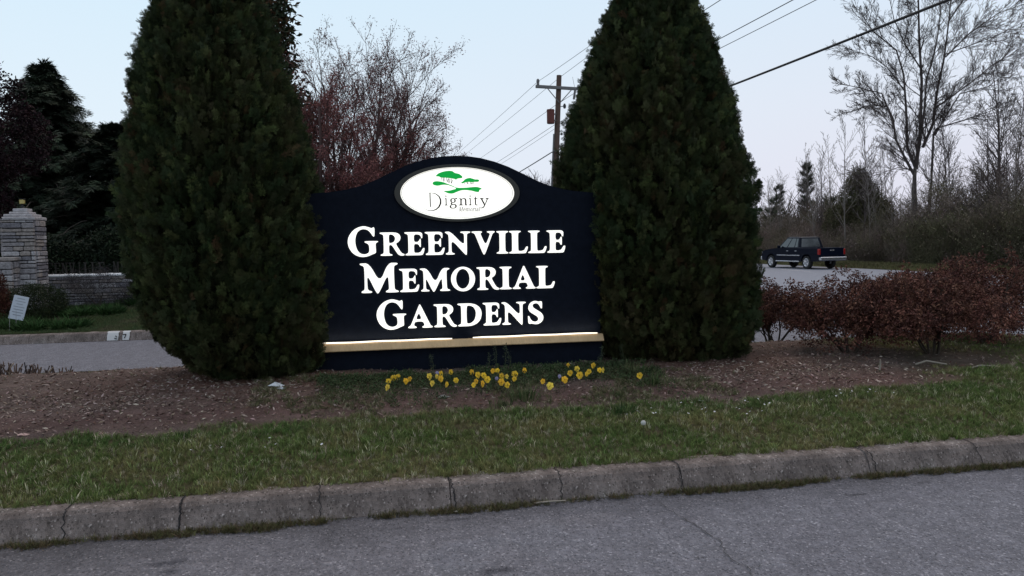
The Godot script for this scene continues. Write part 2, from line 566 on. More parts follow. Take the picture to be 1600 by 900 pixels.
func kerb_piece(x0: float, x1: float, prof: PackedVector2Array) -> ArrayMesh:
	var mb := MB.new()
	var cnt := 14
	for k in cnt:
		var a := lerpf(x0, x1, float(k) / cnt)
		var b := lerpf(x0, x1, float(k + 1) / cnt)
		for q in prof.size() - 1:
			var p0 := prof[q]; var p1 := prof[q + 1]
			# the lip is chipped and worn unevenly
			var j := func(x: float, p: Vector2) -> Vector3:
				var w := 0.005 * n2(x, p.y, 5.0) + 0.004 * n2(x + 5.0, p.y, 14.0)
				var e := 0.0
				if absf(x - x0) < 0.001 or absf(x - x1) < 0.001: e = 0.005
				return Vector3(x, base_h(x) + p.y + w * (1.0 if p.y > 0.01 else 0.0) - (e if p.y > 0.1 else 0.0), p.x + w)
			var tone := func(x: float, p: Vector2) -> Color:
				var g := 0.84 + 0.20 * n2(x, p.y * 2.0, 0.8) + 0.18 * n2(x, p.y, 4.0)
				# lichen-dark weathering along the upper face
				g *= 1.0 - 0.32 * smoothstep(0.06, 0.12, p.y) * (0.6 + 0.5 * n2(x, 1.0, 1.4)) + 0.25 * smoothstep(0.142, 0.15, p.y)
				return Color(g * 1.03, g * 0.97, g * 0.93)
			var A: Vector3 = j.call(a, p0); var B: Vector3 = j.call(b, p0); var C: Vector3 = j.call(b, p1); var D: Vector3 = j.call(a, p1)
			var s := mb.v.size()
			mb.quad(A, B, C, D)
			var cs := [tone.call(a, p0), tone.call(b, p0), tone.call(b, p1), tone.call(a, p0), tone.call(b, p1), tone.call(a, p1)]
			for e in 6: mb.c[s + e] = cs[e]
	for e in [[x0, -1], [x1, 1]]:
		for q in range(1, prof.size() - 2):
			var o := Vector3(e[0], base_h(e[0]), 0)
			var A := o + Vector3(0, prof[0].y, prof[0].x); var B := o + Vector3(0, prof[q].y, prof[q].x); var C := o + Vector3(0, prof[q + 1].y, prof[q + 1].x)
			if e[1] > 0: mb.tri(A, C, B)
			else: mb.tri(A, B, C)
	return mb.mesh(true)

func build_kerbs() -> void:
	for side in [[-4.66, 1.0, "front_kerb"], [-14.78, 1.0, "far_kerb"]]:
		var root := Node3D.new()
		root.name = side[2]
		add_child(root)
		root.set_meta("kind", "structure")
		var prof := kerb_profile(side[0], side[1])
		var joints := [-22.0, -16.0, -10.0, -8.5, -7.0, -5.5, -4.0, -2.55, -1.01, 0.53, 2.02, 3.36, 4.85, 6.35, 7.85, 9.35]
		for k in joints.size() - 1:
			part(root, "kerb_stone", kerb_piece(joints[k] + 0.003, joints[k + 1] - 0.003, prof), M.concrete)
		if side[2] == "front_kerb":
			# jagged cracks at the joints and between
			for q in [[-1.01, 0.006, 0.0], [0.53, 0.005, 0.03], [2.02, 0.003, -0.02], [3.36, 0.005, 0.06], [-1.62, 0.004, 0.01], [1.22, 0.003, 0.0], [-0.25, 0.003, 0.02], [4.2, 0.003, 0.02], [-2.55, 0.007, 0.0]]:
				var cm := MB.new()
				var pl := Vector3.ZERO
				var pr := Vector3.ZERO
				for k in 25:
					var f := k / 24.0 * 5.0 + 1.0
					var a := mini(int(f), prof.size() - 3)
					var p := prof[a].lerp(prof[a + 1], f - a)
					var x: float = q[0] + q[2] * (1.0 - f / 6.0) + 0.012 * n2(q[0] * 9.0, f, 1.0) + 0.008 * n2(q[0] * 5.0, f * 3.0, 1.0)
					var w: float = q[1] * (0.6 + 0.5 * n2(f * 2.0, q[0], 1.5)) + 0.001
					var l := Vector3(x - w, p.y + 0.0035, p.x + 0.0075)
					var r := Vector3(x + w, p.y + 0.0035, p.x + 0.0075)
					if k > 0: cm.quad(pl, pr, r, l)
					pl = l; pr = r
				part(root, "crack", cm.mesh(), M.mortar)
		if side[2] == "far_kerb":
			# worn white paint with the remains of dark figures, on the kerb's face
			for patch in [[-4.26, -4.07], [-4.01, -3.89]]:
				var mb := MB.new()
				for q in range(1, 5):
					var p0 := prof[q]; var p1 := prof[q + 1]
					mb.quad(Vector3(patch[0] + 0.02 * n2(q, 1.0, 3.0), p0.y + 0.004, p0.x + 0.012), Vector3(patch[1] + 0.02 * n2(q, 5.0, 3.0), p0.y + 0.004, p0.x + 0.012), Vector3(patch[1] + 0.02 * n2(q + 1, 5.0, 3.0), p1.y + 0.007, p1.x + 0.012), Vector3(patch[0] + 0.02 * n2(q + 1, 1.0, 3.0), p1.y + 0.007, p1.x + 0.012))
				part(root, "white_paint", mb.mesh(), M.white_paint)
			var fig := MB.new()
			for s in [[-4.135, 0.045, -4.09, 0.03], [-4.10, 0.06, -4.12, 0.085], [-4.005, 0.10, -3.955, 0.105], [-3.955, 0.105, -3.96, 0.075], [-3.96, 0.075, -3.975, 0.04]]:
				fig.rod(Vector3(s[0], s[1], -14.755 - s[1] * 0.5), Vector3(s[2], s[3], -14.755 - s[3] * 0.5), 0.008, 5)
			part(root, "painted_figure", fig.mesh(), M.black)

# ---- the sign ----
func soft(list: Array, rounds := 2) -> PackedVector2Array:
	# Chaikin corner cutting
	var p := PackedVector2Array(list)
	for _r in rounds:
		var o := PackedVector2Array()
		for k in p.size():
			var a := p[k]; var b := p[(k + 1) % p.size()]
			if a.distance_to(b) < 0.012:
				o.append((a + b) / 2.0)
			else:
				o.append(a.lerp(b, 0.22)); o.append(a.lerp(b, 0.78))
		p = o
	return p

func flat_pts(s: String) -> Array:
	var o := []
	var f := s.split_floats(",")
	for k in range(0, f.size() - 1, 2):
		o.append(Vector2(f[k], f[k + 1]))
	return o

func oval(c: Vector2, rx: float, ry: float, cnt: int) -> PackedVector2Array:
	var o := PackedVector2Array()
	for k in cnt:
		o.append(c + Vector2(cos(TAU * k / cnt) * rx, sin(TAU * k / cnt) * ry))
	return o

func glyph(ch: String) -> Array:
	# [outline, holes] of a roman capital one unit high
	match ch:
		"E": return [flat_pts("0,1,0.3,1,0.77,1,0.77,0.73,0.73,0.73,0.70,0.84,0.62,0.90,0.40,0.90,0.40,0.58,0.56,0.57,0.63,0.61,0.67,0.71,0.70,0.71,0.70,0.35,0.66,0.35,0.62,0.45,0.55,0.49,0.40,0.49,0.40,0.14,0.43,0.10,0.60,0.10,0.70,0.14,0.80,0.31,0.86,0.31,0.85,0.2,0.79,0.03,0.72,0,0.3,0,0.03,0,0.03,0.05,0.13,0.09,0.16,0.15,0.16,0.85,0.12,0.91,0,0.95"), []]
		"I": return [flat_pts("0,1,0.46,1,0.46,0.95,0.37,0.91,0.34,0.85,0.34,0.15,0.37,0.09,0.46,0.05,0.46,0,0,0,0,0.05,0.1,0.09,0.12,0.15,0.12,0.85,0.1,0.91,0,0.95"), []]
		"L": return [flat_pts("0,1,0.46,1,0.46,0.95,0.37,0.91,0.35,0.85,0.35,0.14,0.38,0.10,0.52,0.10,0.62,0.14,0.69,0.30,0.75,0.30,0.73,0.18,0.67,0.02,0.6,0,0.3,0,0,0,0,0.05,0.1,0.09,0.12,0.15,0.12,0.85,0.1,0.91,0,0.95"), []]
		"N": return [flat_pts("0,1,0.22,1,0.80,0.36,0.80,0.85,0.77,0.92,0.64,0.95,0.64,1,1.05,1,1.05,0.95,0.93,0.91,0.90,0.85,0.90,-0.02,0.84,-0.02,0.25,0.68,0.25,0.14,0.28,0.08,0.38,0.05,0.38,0,0.02,0,0.02,0.05,0.12,0.09,0.15,0.15,0.15,0.82,0.1,0.91,0,0.95"), []]
		"V": return [flat_pts("0,1,0.44,1,0.44,0.95,0.38,0.91,0.38,0.86,0.60,0.36,0.80,0.85,0.79,0.91,0.67,0.95,0.67,1,1,1,1,0.95,0.92,0.91,0.88,0.84,0.56,-0.02,0.49,-0.02,0.16,0.84,0.11,0.91,0,0.95"), []]
		"R": return [flat_pts("0,1,0.3,1,0.55,1,0.72,0.98,0.84,0.90,0.88,0.78,0.85,0.66,0.76,0.57,0.66,0.52,0.84,0.2,0.92,0.10,1.03,0.06,1.03,0.01,0.95,-0.01,0.85,0,0.76,0.05,0.68,0.17,0.50,0.46,0.38,0.46,0.38,0.14,0.41,0.08,0.52,0.05,0.52,0,0.02,0,0.02,0.05,0.13,0.09,0.16,0.15,0.16,0.85,0.13,0.91,0,0.95"), [flat_pts("0.38,0.90,0.48,0.92,0.58,0.88,0.64,0.8,0.65,0.72,0.62,0.62,0.55,0.56,0.46,0.54,0.38,0.55")]]
		"M": return [flat_pts("0,1,0.31,1,0.665,0.34,0.95,1,1.27,1,1.27,0.95,1.17,0.91,1.14,0.85,1.15,0.14,1.19,0.08,1.29,0.05,1.29,0,0.86,0,0.86,0.05,0.95,0.09,0.97,0.14,0.94,0.64,0.62,-0.02,0.54,-0.02,0.235,0.64,0.24,0.14,0.28,0.08,0.39,0.05,0.39,0,0.04,0,0.04,0.05,0.12,0.09,0.15,0.14,0.15,0.84,0.11,0.91,0,0.95"), []]
		"A": return [flat_pts("0,0,0,0.05,0.08,0.09,0.13,0.16,0.45,0.97,0.49,1.03,0.53,0.97,0.90,0.14,0.93,0.09,1,0.05,1,0,0.58,0,0.58,0.05,0.66,0.09,0.67,0.14,0.61,0.28,0.28,0.28,0.24,0.15,0.25,0.09,0.34,0.05,0.34,0"), [flat_pts("0.31,0.37,0.57,0.37,0.44,0.68")]]
		"D": return [flat_pts("0,1,0.3,1,0.55,1,0.78,0.95,0.95,0.82,1.03,0.64,1.03,0.46,0.97,0.26,0.82,0.10,0.62,0.02,0.45,0,0.2,0,0.02,0,0.02,0.05,0.13,0.09,0.16,0.15,0.16,0.85,0.13,0.91,0,0.95"), [flat_pts("0.38,0.90,0.52,0.91,0.66,0.86,0.76,0.74,0.80,0.58,0.79,0.42,0.72,0.24,0.6,0.13,0.48,0.10,0.38,0.13")]]
		"O": return [Array(oval(Vector2(0.52, 0.5), 0.53, 0.54, 24)), [Array(oval(Vector2(0.51, 0.51), 0.31, 0.44, 20))]]
		"S": return [flat_pts("0.58,0.99,0.58,0.68,0.54,0.68,0.50,0.80,0.40,0.91,0.30,0.92,0.20,0.88,0.18,0.79,0.24,0.70,0.42,0.58,0.56,0.47,0.63,0.33,0.62,0.18,0.54,0.06,0.40,-0.02,0.26,-0.02,0.14,0.02,0.06,0.0,0.02,0.02,0,0.35,0.04,0.35,0.10,0.2,0.2,0.1,0.32,0.08,0.41,0.12,0.44,0.21,0.40,0.31,0.26,0.41,0.1,0.52,0.02,0.65,0.03,0.8,0.10,0.93,0.22,1.01,0.34,1.02,0.46,0.98,0.53,1.0"), []]
	return [flat_pts("0.91,0.65,0.92,0.94,0.88,0.97,0.82,0.93,0.72,0.97,0.56,1.01,0.40,0.98,0.25,0.91,0.12,0.79,0.03,0.64,0,0.48,0.03,0.31,0.12,0.15,0.25,0.04,0.40,-0.02,0.54,-0.03,0.70,0.0,0.83,0.06,0.95,0.10,0.95,0.2,0.94,0.40,0.97,0.45,1.03,0.47,1.03,0.505,0.57,0.505,0.57,0.46,0.67,0.42,0.72,0.36,0.73,0.18,0.70,0.11,0.62,0.07,0.54,0.06,0.42,0.09,0.32,0.2,0.27,0.36,0.255,0.52,0.28,0.68,0.34,0.81,0.44,0.89,0.56,0.91,0.68,0.88,0.77,0.80,0.86,0.66"), []]

func letter_mesh(ch: String, w: float, h: float, deep: float) -> ArrayMesh:
	# the glyph stretched to a given width and height
	var g := glyph(ch)
	var out := soft(g[0])
	var lo := 1e9; var hi := -1e9
	for p in out:
		lo = minf(lo, p.x); hi = maxf(hi, p.x)
	var fit := func(l: PackedVector2Array) -> PackedVector2Array:
		var o := PackedVector2Array()
		for p in l: o.append(Vector2((p.x - lo) / (hi - lo) * w, p.y * h))
		return o
	var holes := []
	for q in g[1]: holes.append(fit.call(soft(q)))
	var mb := MB.new()
	mb.plate(fit.call(out), 0.0, deep, holes)
	return mb.mesh()

func arch(half: float, cx: float, low: float, grow: float) -> PackedVector2Array:
	# outline of the panel: square shoulders that sweep up to a rounded crown
	var o := PackedVector2Array([Vector2(cx - half - grow, low), Vector2(cx + half + grow, low)])
	var tops := [[1.48, 2.085], [1.40, 2.10], [1.22, 2.115], [1.08, 2.137], [0.93, 2.176], [0.80, 2.228], [0.66, 2.297], [0.52, 2.362], [0.38, 2.412], [0.24, 2.447], [0.12, 2.463], [0.0, 2.468]]
	for k in tops.size():
		o.append(Vector2(cx + tops[k][0] + grow, tops[k][1] + grow * 0.3))
	for k in range(tops.size() - 2, -1, -1):
		o.append(Vector2(cx - tops[k][0] - grow, tops[k][1] + grow * 0.3))
	return o

func text_mesh(s: String, size: float, deep: float, bold := false, fam := "Droid Serif") -> TextMesh:
	var f := SystemFont.new()
	f.font_names = PackedStringArray([fam])
	f.font_weight = 700 if bold else 400
	var t := TextMesh.new()
	t.text = s
	t.font = f
	t.font_size = 64
	t.pixel_size = size / 64.0
	t.depth = deep
	t.curve_step = 1.0
	t.horizontal_alignment = HORIZONTAL_ALIGNMENT_LEFT
	t.vertical_alignment = VERTICAL_ALIGNMENT_BOTTOM
	return t

func place_text(parent: Node, called: String, s: String, x0: float, x1: float, base: float, height: float, z: float, mat: Material, deep: float, bold := false, fam := "Droid Serif", slant := 0.0, ref := "") -> void:
	# one word or letter, stretched to run from x0 to x1, its capital (or ref) height set
	var t := text_mesh(s, 1.0, deep, bold, fam)
	var b := t.get_aabb()
	var r := text_mesh(ref if ref else s, 1.0, deep, bold, fam).get_aabb()
	var sx := (x1 - x0) / b.size.x
	var sy := height / r.size.y
	var o := part(parent, called, t, mat)
	o.transform = Transform3D(Basis(Vector3(sx, 0, 0), Vector3(slant * sy, sy, 0), Vector3(0, 0, 1)), Vector3(x0 - b.position.x * sx, base - r.position.y * sy, z))

func build_sign() -> void:
	var s := thing("monument_sign", "dark navy arched cemetery sign with glowing white letters between two evergreens", "sign", Vector3(1.02, 0.2, -8.06))
	var off := -s.position
	var front := -7.86
	var body := MB.new()
	body.plate(arch(1.48, 1.02, 0.60, 0.0), front - 0.40, front - 0.016)
	# rounded arris: a slightly smaller face set proud
	body.plate(arch(1.48, 1.02, 0.60, -0.014), front - 0.016, front)
	part(s, "panel", body.mesh(), M.navy, off)
	var base := MB.new()
	base.box(Vector3(1.02, 0.29, front - 0.20), Vector3(2.98, 0.58, 0.40), 0.012)
	part(s, "plinth", base.mesh(), M.navy, off)
	# a tan moulding with a rounded top edge
	var led := MB.new()
	var prof := [Vector2(0.0, 0.568), Vector2(0.078, 0.570), Vector2(0.082, 0.577), Vector2(0.048, 0.634), Vector2(0.040, 0.641), Vector2(0.0, 0.643)]
	for k in prof.size() - 1:
		var p: Vector2 = prof[k]; var q: Vector2 = prof[k + 1]
		led.quad(Vector3(-0.42, p.y, front + p.x), Vector3(2.50, p.y, front + p.x), Vector3(2.50, q.y, front + q.x), Vector3(-0.42, q.y, front + q.x))
	for e in [-0.42, 2.50]:
		for k in range(1, prof.size() - 1):
			var a := Vector3(e, prof[0].y, front); var p := Vector3(e, prof[k].y, front + prof[k].x); var q := Vector3(e, prof[k + 1].y, front + prof[k + 1].x)
			if e > 0: led.tri(a, q, p)
			else: led.tri(a, p, q)
	part(s, "ledge", led.mesh(), M.ledge, off)
	# two slim light strips lie on the ledge and wash the letters
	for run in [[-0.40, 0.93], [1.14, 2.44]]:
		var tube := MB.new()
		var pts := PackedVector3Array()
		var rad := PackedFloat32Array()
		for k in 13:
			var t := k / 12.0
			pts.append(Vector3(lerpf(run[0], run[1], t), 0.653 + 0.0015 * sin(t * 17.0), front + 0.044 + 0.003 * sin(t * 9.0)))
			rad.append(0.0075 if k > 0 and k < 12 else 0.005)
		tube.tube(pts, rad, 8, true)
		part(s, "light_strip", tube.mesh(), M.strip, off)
		var al := AreaLight3D.new()
		al.name = "strip_glow"
		al.area_size = Vector2(run[1] - run[0], 0.02)
		al.light_color = Color(1.0, 0.93, 0.80)
		al.light_energy = 0.10
		al.area_range = 30.0
		al.shadow_enabled = true
		s.add_child(al, true)
		al.position = off + Vector3((run[0] + run[1]) / 2.0, 0.668, front + 0.045)
		al.rotation_degrees = Vector3(90, 0, 0)
	# raised, lit letters
	var rows := [
		[1.488, [["G", -0.062, 0.228, 0.290], ["R", 0.245, 0.481], ["E", 0.485, 0.678], ["E", 0.685, 0.877], ["N", 0.886, 1.136], ["V", 1.152, 1.384], ["I", 1.404, 1.520], ["L", 1.533, 1.722], ["L", 1.730, 1.917], ["E", 1.922, 2.113]]],
		[1.128, [["M", 0.046, 0.416, 0.290], ["E", 0.425, 0.618], ["M", 0.629, 0.924], ["O", 0.937, 1.176], ["R", 1.195, 1.422], ["I", 1.431, 1.549], ["A", 1.563, 1.798], ["L", 1.809, 1.998]]],
		[0.768, [["G", 0.196, 0.483, 0.290], ["A", 0.502, 0.742], ["R", 0.756, 0.985], ["D", 0.995, 1.236], ["E", 1.251, 1.436], ["N", 1.445, 1.692], ["S", 1.717, 1.873]]]]
	for row in rows:
		for l in row[1]:
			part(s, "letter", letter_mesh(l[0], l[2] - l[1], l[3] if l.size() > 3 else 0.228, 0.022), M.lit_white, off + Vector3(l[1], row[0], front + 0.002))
	# the oval badge
	var c := Vector2(1.02, 2.098)
	var rim := MB.new()
	rim.plate(oval(c, 0.624, 0.283, 72), front, front + 0.030, [oval(c + Vector2(0.002, -0.002), 0.568, 0.256, 72)])
	part(s, "badge_rim", rim.mesh(), M.rim, off)
	var face := MB.new()
	face.plate(oval(c, 0.572, 0.259, 72), front + 0.001, front + 0.018)
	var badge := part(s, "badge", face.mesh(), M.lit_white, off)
	var thin := MB.new()
	thin.plate(oval(c, 0.555, 0.247, 72), front + 0.0185, front + 0.0195, [oval(c, 0.5515, 0.2445, 72)])
	part(badge, "border_line", thin.mesh(), M.ink)
	var greens := [
		"0.801,2.262,0.815,2.278,0.833,2.292,0.876,2.308,0.929,2.317,0.971,2.314,0.992,2.295,1.035,2.287,1.064,2.266,1.071,2.253,1.06,2.243,1.023,2.241,1.004,2.228,0.986,2.237,0.938,2.244,0.896,2.248,0.853,2.249,0.838,2.260",
		"1.05,2.197,1.076,2.214,1.098,2.237,1.141,2.248,1.178,2.237,1.197,2.231,1.226,2.232,1.24,2.22,1.226,2.206,1.194,2.207,1.167,2.202,1.129,2.207,1.092,2.201,1.07,2.191",
		"0.768,2.193,0.784,2.211,0.821,2.215,0.874,2.206,0.921,2.187,0.968,2.169,1.01,2.148,1.096,2.149,1.166,2.156,1.209,2.158,1.252,2.147,1.263,2.135,1.238,2.129,1.232,2.105,1.203,2.107,1.165,2.118,1.106,2.127,1.053,2.124,1.01,2.108,0.967,2.09,0.924,2.094,0.893,2.109,0.874,2.119,0.935,2.12,0.968,2.13,1.002,2.137,1.0,2.149,0.958,2.165,0.921,2.177,0.873,2.18,0.825,2.168,0.783,2.175"]
	var names := ["tree_emblem", "tree_emblem", "hill_emblem"]
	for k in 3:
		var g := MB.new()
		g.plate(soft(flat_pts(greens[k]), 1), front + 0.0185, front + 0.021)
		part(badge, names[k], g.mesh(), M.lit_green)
	for t in [[0.862, 2.250, 0.866, 2.217], [0.876, 2.252, 0.884, 2.208], [0.888, 2.25, 0.886, 2.212], [0.91, 2.246, 0.916, 2.206], [0.928, 2.24, 0.918, 2.208], [0.934, 2.24, 0.930, 2.196], [0.945, 2.238, 0.94, 2.198], [0.958, 2.238, 0.956, 2.192], [0.972, 2.226, 0.958, 2.192], [1.092, 2.196, 1.09, 2.182], [1.11, 2.202, 1.124, 2.186], [1.12, 2.204, 1.126, 2.186], [1.148, 2.204, 1.152, 2.182], [1.166, 2.2, 1.154, 2.182], [1.184, 2.2, 1.166, 2.184]]:
		var tl := MB.new()
		tl.rod(Vector3(t[0], t[1], front + 0.0185), Vector3(t[2], t[3], front + 0.0185), 0.0026, 5)
		part(badge, "trunk_line", tl.mesh(), M.ink)
	# the word with its long swept initial
	var d := MB.new()
	var sweep := PackedVector3Array()
	var rr := PackedFloat32Array()
	for q in [[0.715, 2.099, 0.001], [0.76, 2.099, 0.0015], [0.80, 2.090, 0.003], [0.832, 2.066, 0.0048], [0.848, 2.032, 0.0062], [0.847, 1.996, 0.0066], [0.830, 1.961, 0.006], [0.802, 1.937, 0.0045], [0.770, 1.925, 0.003], [0.735, 1.925, 0.0022], [0.705, 1.934, 0.0016], [0.686, 1.950, 0.0014], [0.682, 1.962, 0.001]]:
		sweep.append(Vector3(q[0], q[1], front + 0.016)); rr.append(q[2] * 1.15 + 0.0012)
	d.tube(sweep, rr, 6, true)
	d.rod(Vector3(0.744, 2.098, front + 0.016), Vector3(0.746, 1.962, front + 0.016), 0.0058, 6)
	part(badge, "initial_letter", d.mesh(), M.ink)
	var small := [["i", 0.888, 0.915], ["g", 0.936, 1.012], ["n", 1.030, 1.114], ["i", 1.130, 1.156], ["t", 1.180, 1.218], ["y", 1.240, 1.330]]
	for q in small:
		var t := text_mesh(q[0], 1.0, 0.002)
		var b := t.get_aabb()
		var sx: float = (q[2] - q[1]) / b.size.x
		var sy := 0.13
		var o := part(badge, "word_letter", t, M.ink)
		o.transform = Transform3D(Basis(Vector3(sx, 0, 0), Vector3(0, sy, 0), Vector3(0, 0, 1)), Vector3(q[1] - b.position.x * sx, 1.975 - 0.25 * sy, front + 0.0195))
	place_text(badge, "small_word", "Memorial", 1.020, 1.232, 1.915, 0.044, front + 0.0195, M.ink, 0.002, false, "Droid Serif", 0.25)

# ---- foliage pieces ----
func spray_mesh(leaflets: int, spread: float) -> ArrayMesh:
	# a flat fan of scaly twigs, one unit long, growing along +y
	var mb := MB.new()
	var r := RandomNumberGenerator.new()
	r.seed = 5
	for k in leaflets:
		var t := float(k) / (leaflets - 1)
		var side := -1.0 if k % 2 else 1.0
		var b := Vector3(0, t * 0.62, 0.02 * sin(t * 5))
		var ang := side * spread * (1.15 - 0.75 * t) * r.randf_range(0.75, 1.2)
		var l := (0.30 + 0.30 * sin(PI * (0.2 + t * 0.7))) * r.randf_range(0.8, 1.2)
		var d := Vector3(sin(ang), cos(ang), r.randf_range(-0.25, 0.25)).normalized()
		var w := Vector3(d.y, -d.x, 0) * 0.045
		var tip := b + d * l
		mb.tri(b - w * 0.4, b + w * 0.4, b + d * l * 0.55 + w)
		mb.tri(b - w * 0.4, b + d * l * 0.55 + w, b + d * l * 0.55 - w)
		mb.tri(b + d * l * 0.55 - w, b + d * l * 0.55 + w, tip)
		for q in 2:
			var s2 := -1.0 if q else 1.0
			var d2 := d.rotated(Vector3.BACK, s2 * 0.7)
			var p := b + d * l * (0.3 + 0.22 * q)
			var w2 := Vector3(d2.y, -d2.x, 0) * 0.032
			mb.tri(p - w2, p + w2, p + d2 * l * 0.42)
	return mb.mesh()

func leaf_mesh(count: int, length: float, width: float, seed_: int, flat_ := 0.0) -> ArrayMesh:
	# a loose clump of folded leaves in a unit ball
	var mb := MB.new()
	var r := RandomNumberGenerator.new()
	r.seed = seed_
	for _k in count:
		var o := Vector3(r.randf_range(-1, 1), r.randf_range(-1, 1), r.randf_range(-1, 1))
		if o.length() > 1: o = o.normalized()
		var d := (o * 0.6 + Vector3(r.randf_range(-1, 1), r.randf_range(-1, 1) * (1 - flat_), r.randf_range(-1, 1))).normalized()
		var s := d.cross(Vector3(r.randf_range(-1, 1), 1.0, r.randf_range(-1, 1))).normalized()
		var up := s.cross(d)
		var l := length * r.randf_range(0.7, 1.2)
		var m := o + d * l * 0.5
		mb.tri(o, m + s * width * 0.5 + up * width * 0.15, o + d * l)
		mb.tri(o, o + d * l, m - s * width * 0.5 + up * width * 0.15)
	return mb.mesh()

func twig_mesh(count: int, seed_: int, leaves: int) -> ArrayMesh:
	# a bush-sized tangle of thin twigs with a few leaves, unit radius
	var mb := MB.new()
	var r := RandomNumberGenerator.new()
	r.seed = seed_
	for _k in count:
		var p := Vector3(r.randf_range(-0.7, 0.7), r.randf_range(-1, 0.1), r.randf_range(-0.7, 0.7))
		var d := Vector3(r.randf_range(-0.6, 0.6), r.randf_range(0.3, 1.0), r.randf_range(-0.6, 0.6)).normalized()
		var l := r.randf_range(0.5, 1.2)
		mb.tube(PackedVector3Array([p, p + d * l * 0.5 + Vector3(r.randf_range(-0.1, 0.1), 0, r.randf_range(-0.1, 0.1)), p + d * l]), PackedFloat32Array([0.012, 0.009, 0.004]), 3)
		for _q in leaves:
			var o := p + d * l * r.randf_range(0.3, 1.0) + Vector3(r.randf_range(-0.1, 0.1), r.randf_range(-0.1, 0.1), r.randf_range(-0.1, 0.1))
			var e := Vector3(r.randf_range(-1, 1), r.randf_range(-1, 1), r.randf_range(-1, 1)).normalized()
			var s := e.cross(Vector3.UP).normalized()
			mb.tri(o, o + e * 0.07 + s * 0.05, o + e * 0.15)
			mb.tri(o, o + e * 0.15, o + e * 0.07 - s * 0.05)
	return mb.mesh()

func needle_mesh(count: int, seed_: int) -> ArrayMesh:
	# a tuft of thin needles round +y
	var mb := MB.new()
	var r := RandomNumberGenerator.new()
	r.seed = seed_
	for k in count:
		var a := TAU * k * 0.618
		var e := r.randf_range(-0.5, 1.3)
		var d := Vector3(cos(a) * cos(e), sin(e), sin(a) * cos(e))
		var s := d.cross(Vector3(0.3, 1, 0.2)).normalized() * 0.035
		var o := Vector3(0, r.randf_range(-0.3, 0.5), 0)
		mb.tri(o - s, o + s, o + d * r.randf_range(0.7, 1.1))
	return mb.mesh()

func blade_mesh(blades: int, seed_: int, lean: float, width: float) -> ArrayMesh:
	# a tuft of curved grass blades, one unit tall
	var mb := MB.new()
	var r := RandomNumberGenerator.new()
	r.seed = seed_
	for _k in blades:
		var a := r.randf() * TAU
		var o := Vector3(cos(a), 0, sin(a)) * r.randf_range(0.0, 0.35)
		var d := Vector3(cos(a + r.randf_range(-1, 1)), 0, sin(a + r.randf_range(-1, 1)))
		var h := r.randf_range(0.45, 1.0)
		var ln := lean * r.randf_range(0.3, 1.2)
		var s := Vector3(-d.z, 0, d.x) * width
		var p1 := o + Vector3(0, h * 0.55, 0) + d * ln * 0.3
		var p2 := o + Vector3(0, h * 0.95, 0) + d * ln
		mb.quad(o - s, o + s, p1 + s * 0.8, p1 - s * 0.8)
		mb.tri(p1 - s * 0.8, p1 + s * 0.8, p2)
	return mb.mesh()

# ---- trees ----
func branch(mb: MB, p: Vector3, d: Vector3, length: float, r: float, lvl: int, cfg: Dictionary, tips: Array) -> void:
	var top: int = cfg.kids.size()
	var segs := 6 if lvl == 0 else (4 if lvl < top else 3)
	var pts := PackedVector3Array([p])
	var rad := PackedFloat32Array([r])
	var dirs := [d]
	var end: float = cfg.get("taper", 0.45)
	var dd := d
	for k in segs:
		dd = (dd + rv() * cfg.wander + Vector3.UP * cfg.up).normalized()
		p += dd * length / segs
		pts.append(p)
		rad.append(maxf(lerpf(r, r * end, (k + 1.0) / segs), cfg.thin * 0.6))
		dirs.append(dd)
	mb.tube(pts, rad, 7 if r > 0.08 else (5 if r > 0.03 else 3))
	if lvl >= top:
		tips.append([pts[1], dd]); tips.append([pts[segs], dd])
		return
	var cnt: int = cfg.kids[lvl]
	for k in cnt:
		var t := lerpf(cfg.get("bare", 0.3) if lvl == 0 else 0.2, 1.0, (k + rng.randf()) / cnt)
		var f := t * segs
		var a := mini(int(f), segs - 1)
		var q := pts[a].lerp(pts[a + 1], f - a)
		var dir: Vector3 = dirs[a + 1]
		var side := dir.cross(rv()).normalized()
		var nd := dir.rotated(side, cfg.angle * rng.randf_range(0.6, 1.3))
		branch(mb, q, nd, length * cfg.ratio * rng.randf_range(0.7, 1.2) * (1.15 - 0.45 * t), maxf(lerpf(r, r * end, t) * 0.62, cfg.thin), lvl + 1, cfg, tips)

func lumpy(mb: MB, rows: Array, z: float, shrink: float, sides: int, seed_: float) -> void:
	# a closed uneven body through horizontal slices (y, x, radius)
	var g := []
	for row in rows:
		var ring := []
		for s in sides:
			var a := TAU * s / sides
			var rr: float = row[2] * shrink * (1.0 + 0.16 * n2(cos(a) * 1.3 + seed_, sin(a) * 1.3 + row[0] * 0.6, 0.8))
			ring.append(Vector3(row[1] + cos(a) * rr, row[0], z - sin(a) * rr))
		g.append(ring)
	for k in g.size() - 1:
		for s in sides:
			mb.quad(g[k][s], g[k][(s + 1) % sides], g[k + 1][(s + 1) % sides], g[k + 1][s])
	var lo := Vector3(rows[0][1], rows[0][0], z)
	var hi := Vector3(rows[-1][1], rows[-1][0], z)
	for s in sides:
		mb.tri(lo, g[0][(s + 1) % sides], g[0][s])
		mb.tri(hi, g[-1][s], g[-1][(s + 1) % sides])

func slice_at(rows: Array, y: float) -> Vector2:
	# (x of the axis, radius) at a height
	for k in rows.size() - 1:
		if y <= rows[k + 1][0]:
			var t: float = clampf((y - rows[k][0]) / (rows[k + 1][0] - rows[k][0]), 0, 1)
			return Vector2(lerpf(rows[k][1], rows[k + 1][1], t), lerpf(rows[k][2], rows[k + 1][2], t))
	return Vector2(rows[-1][1], rows[-1][2])

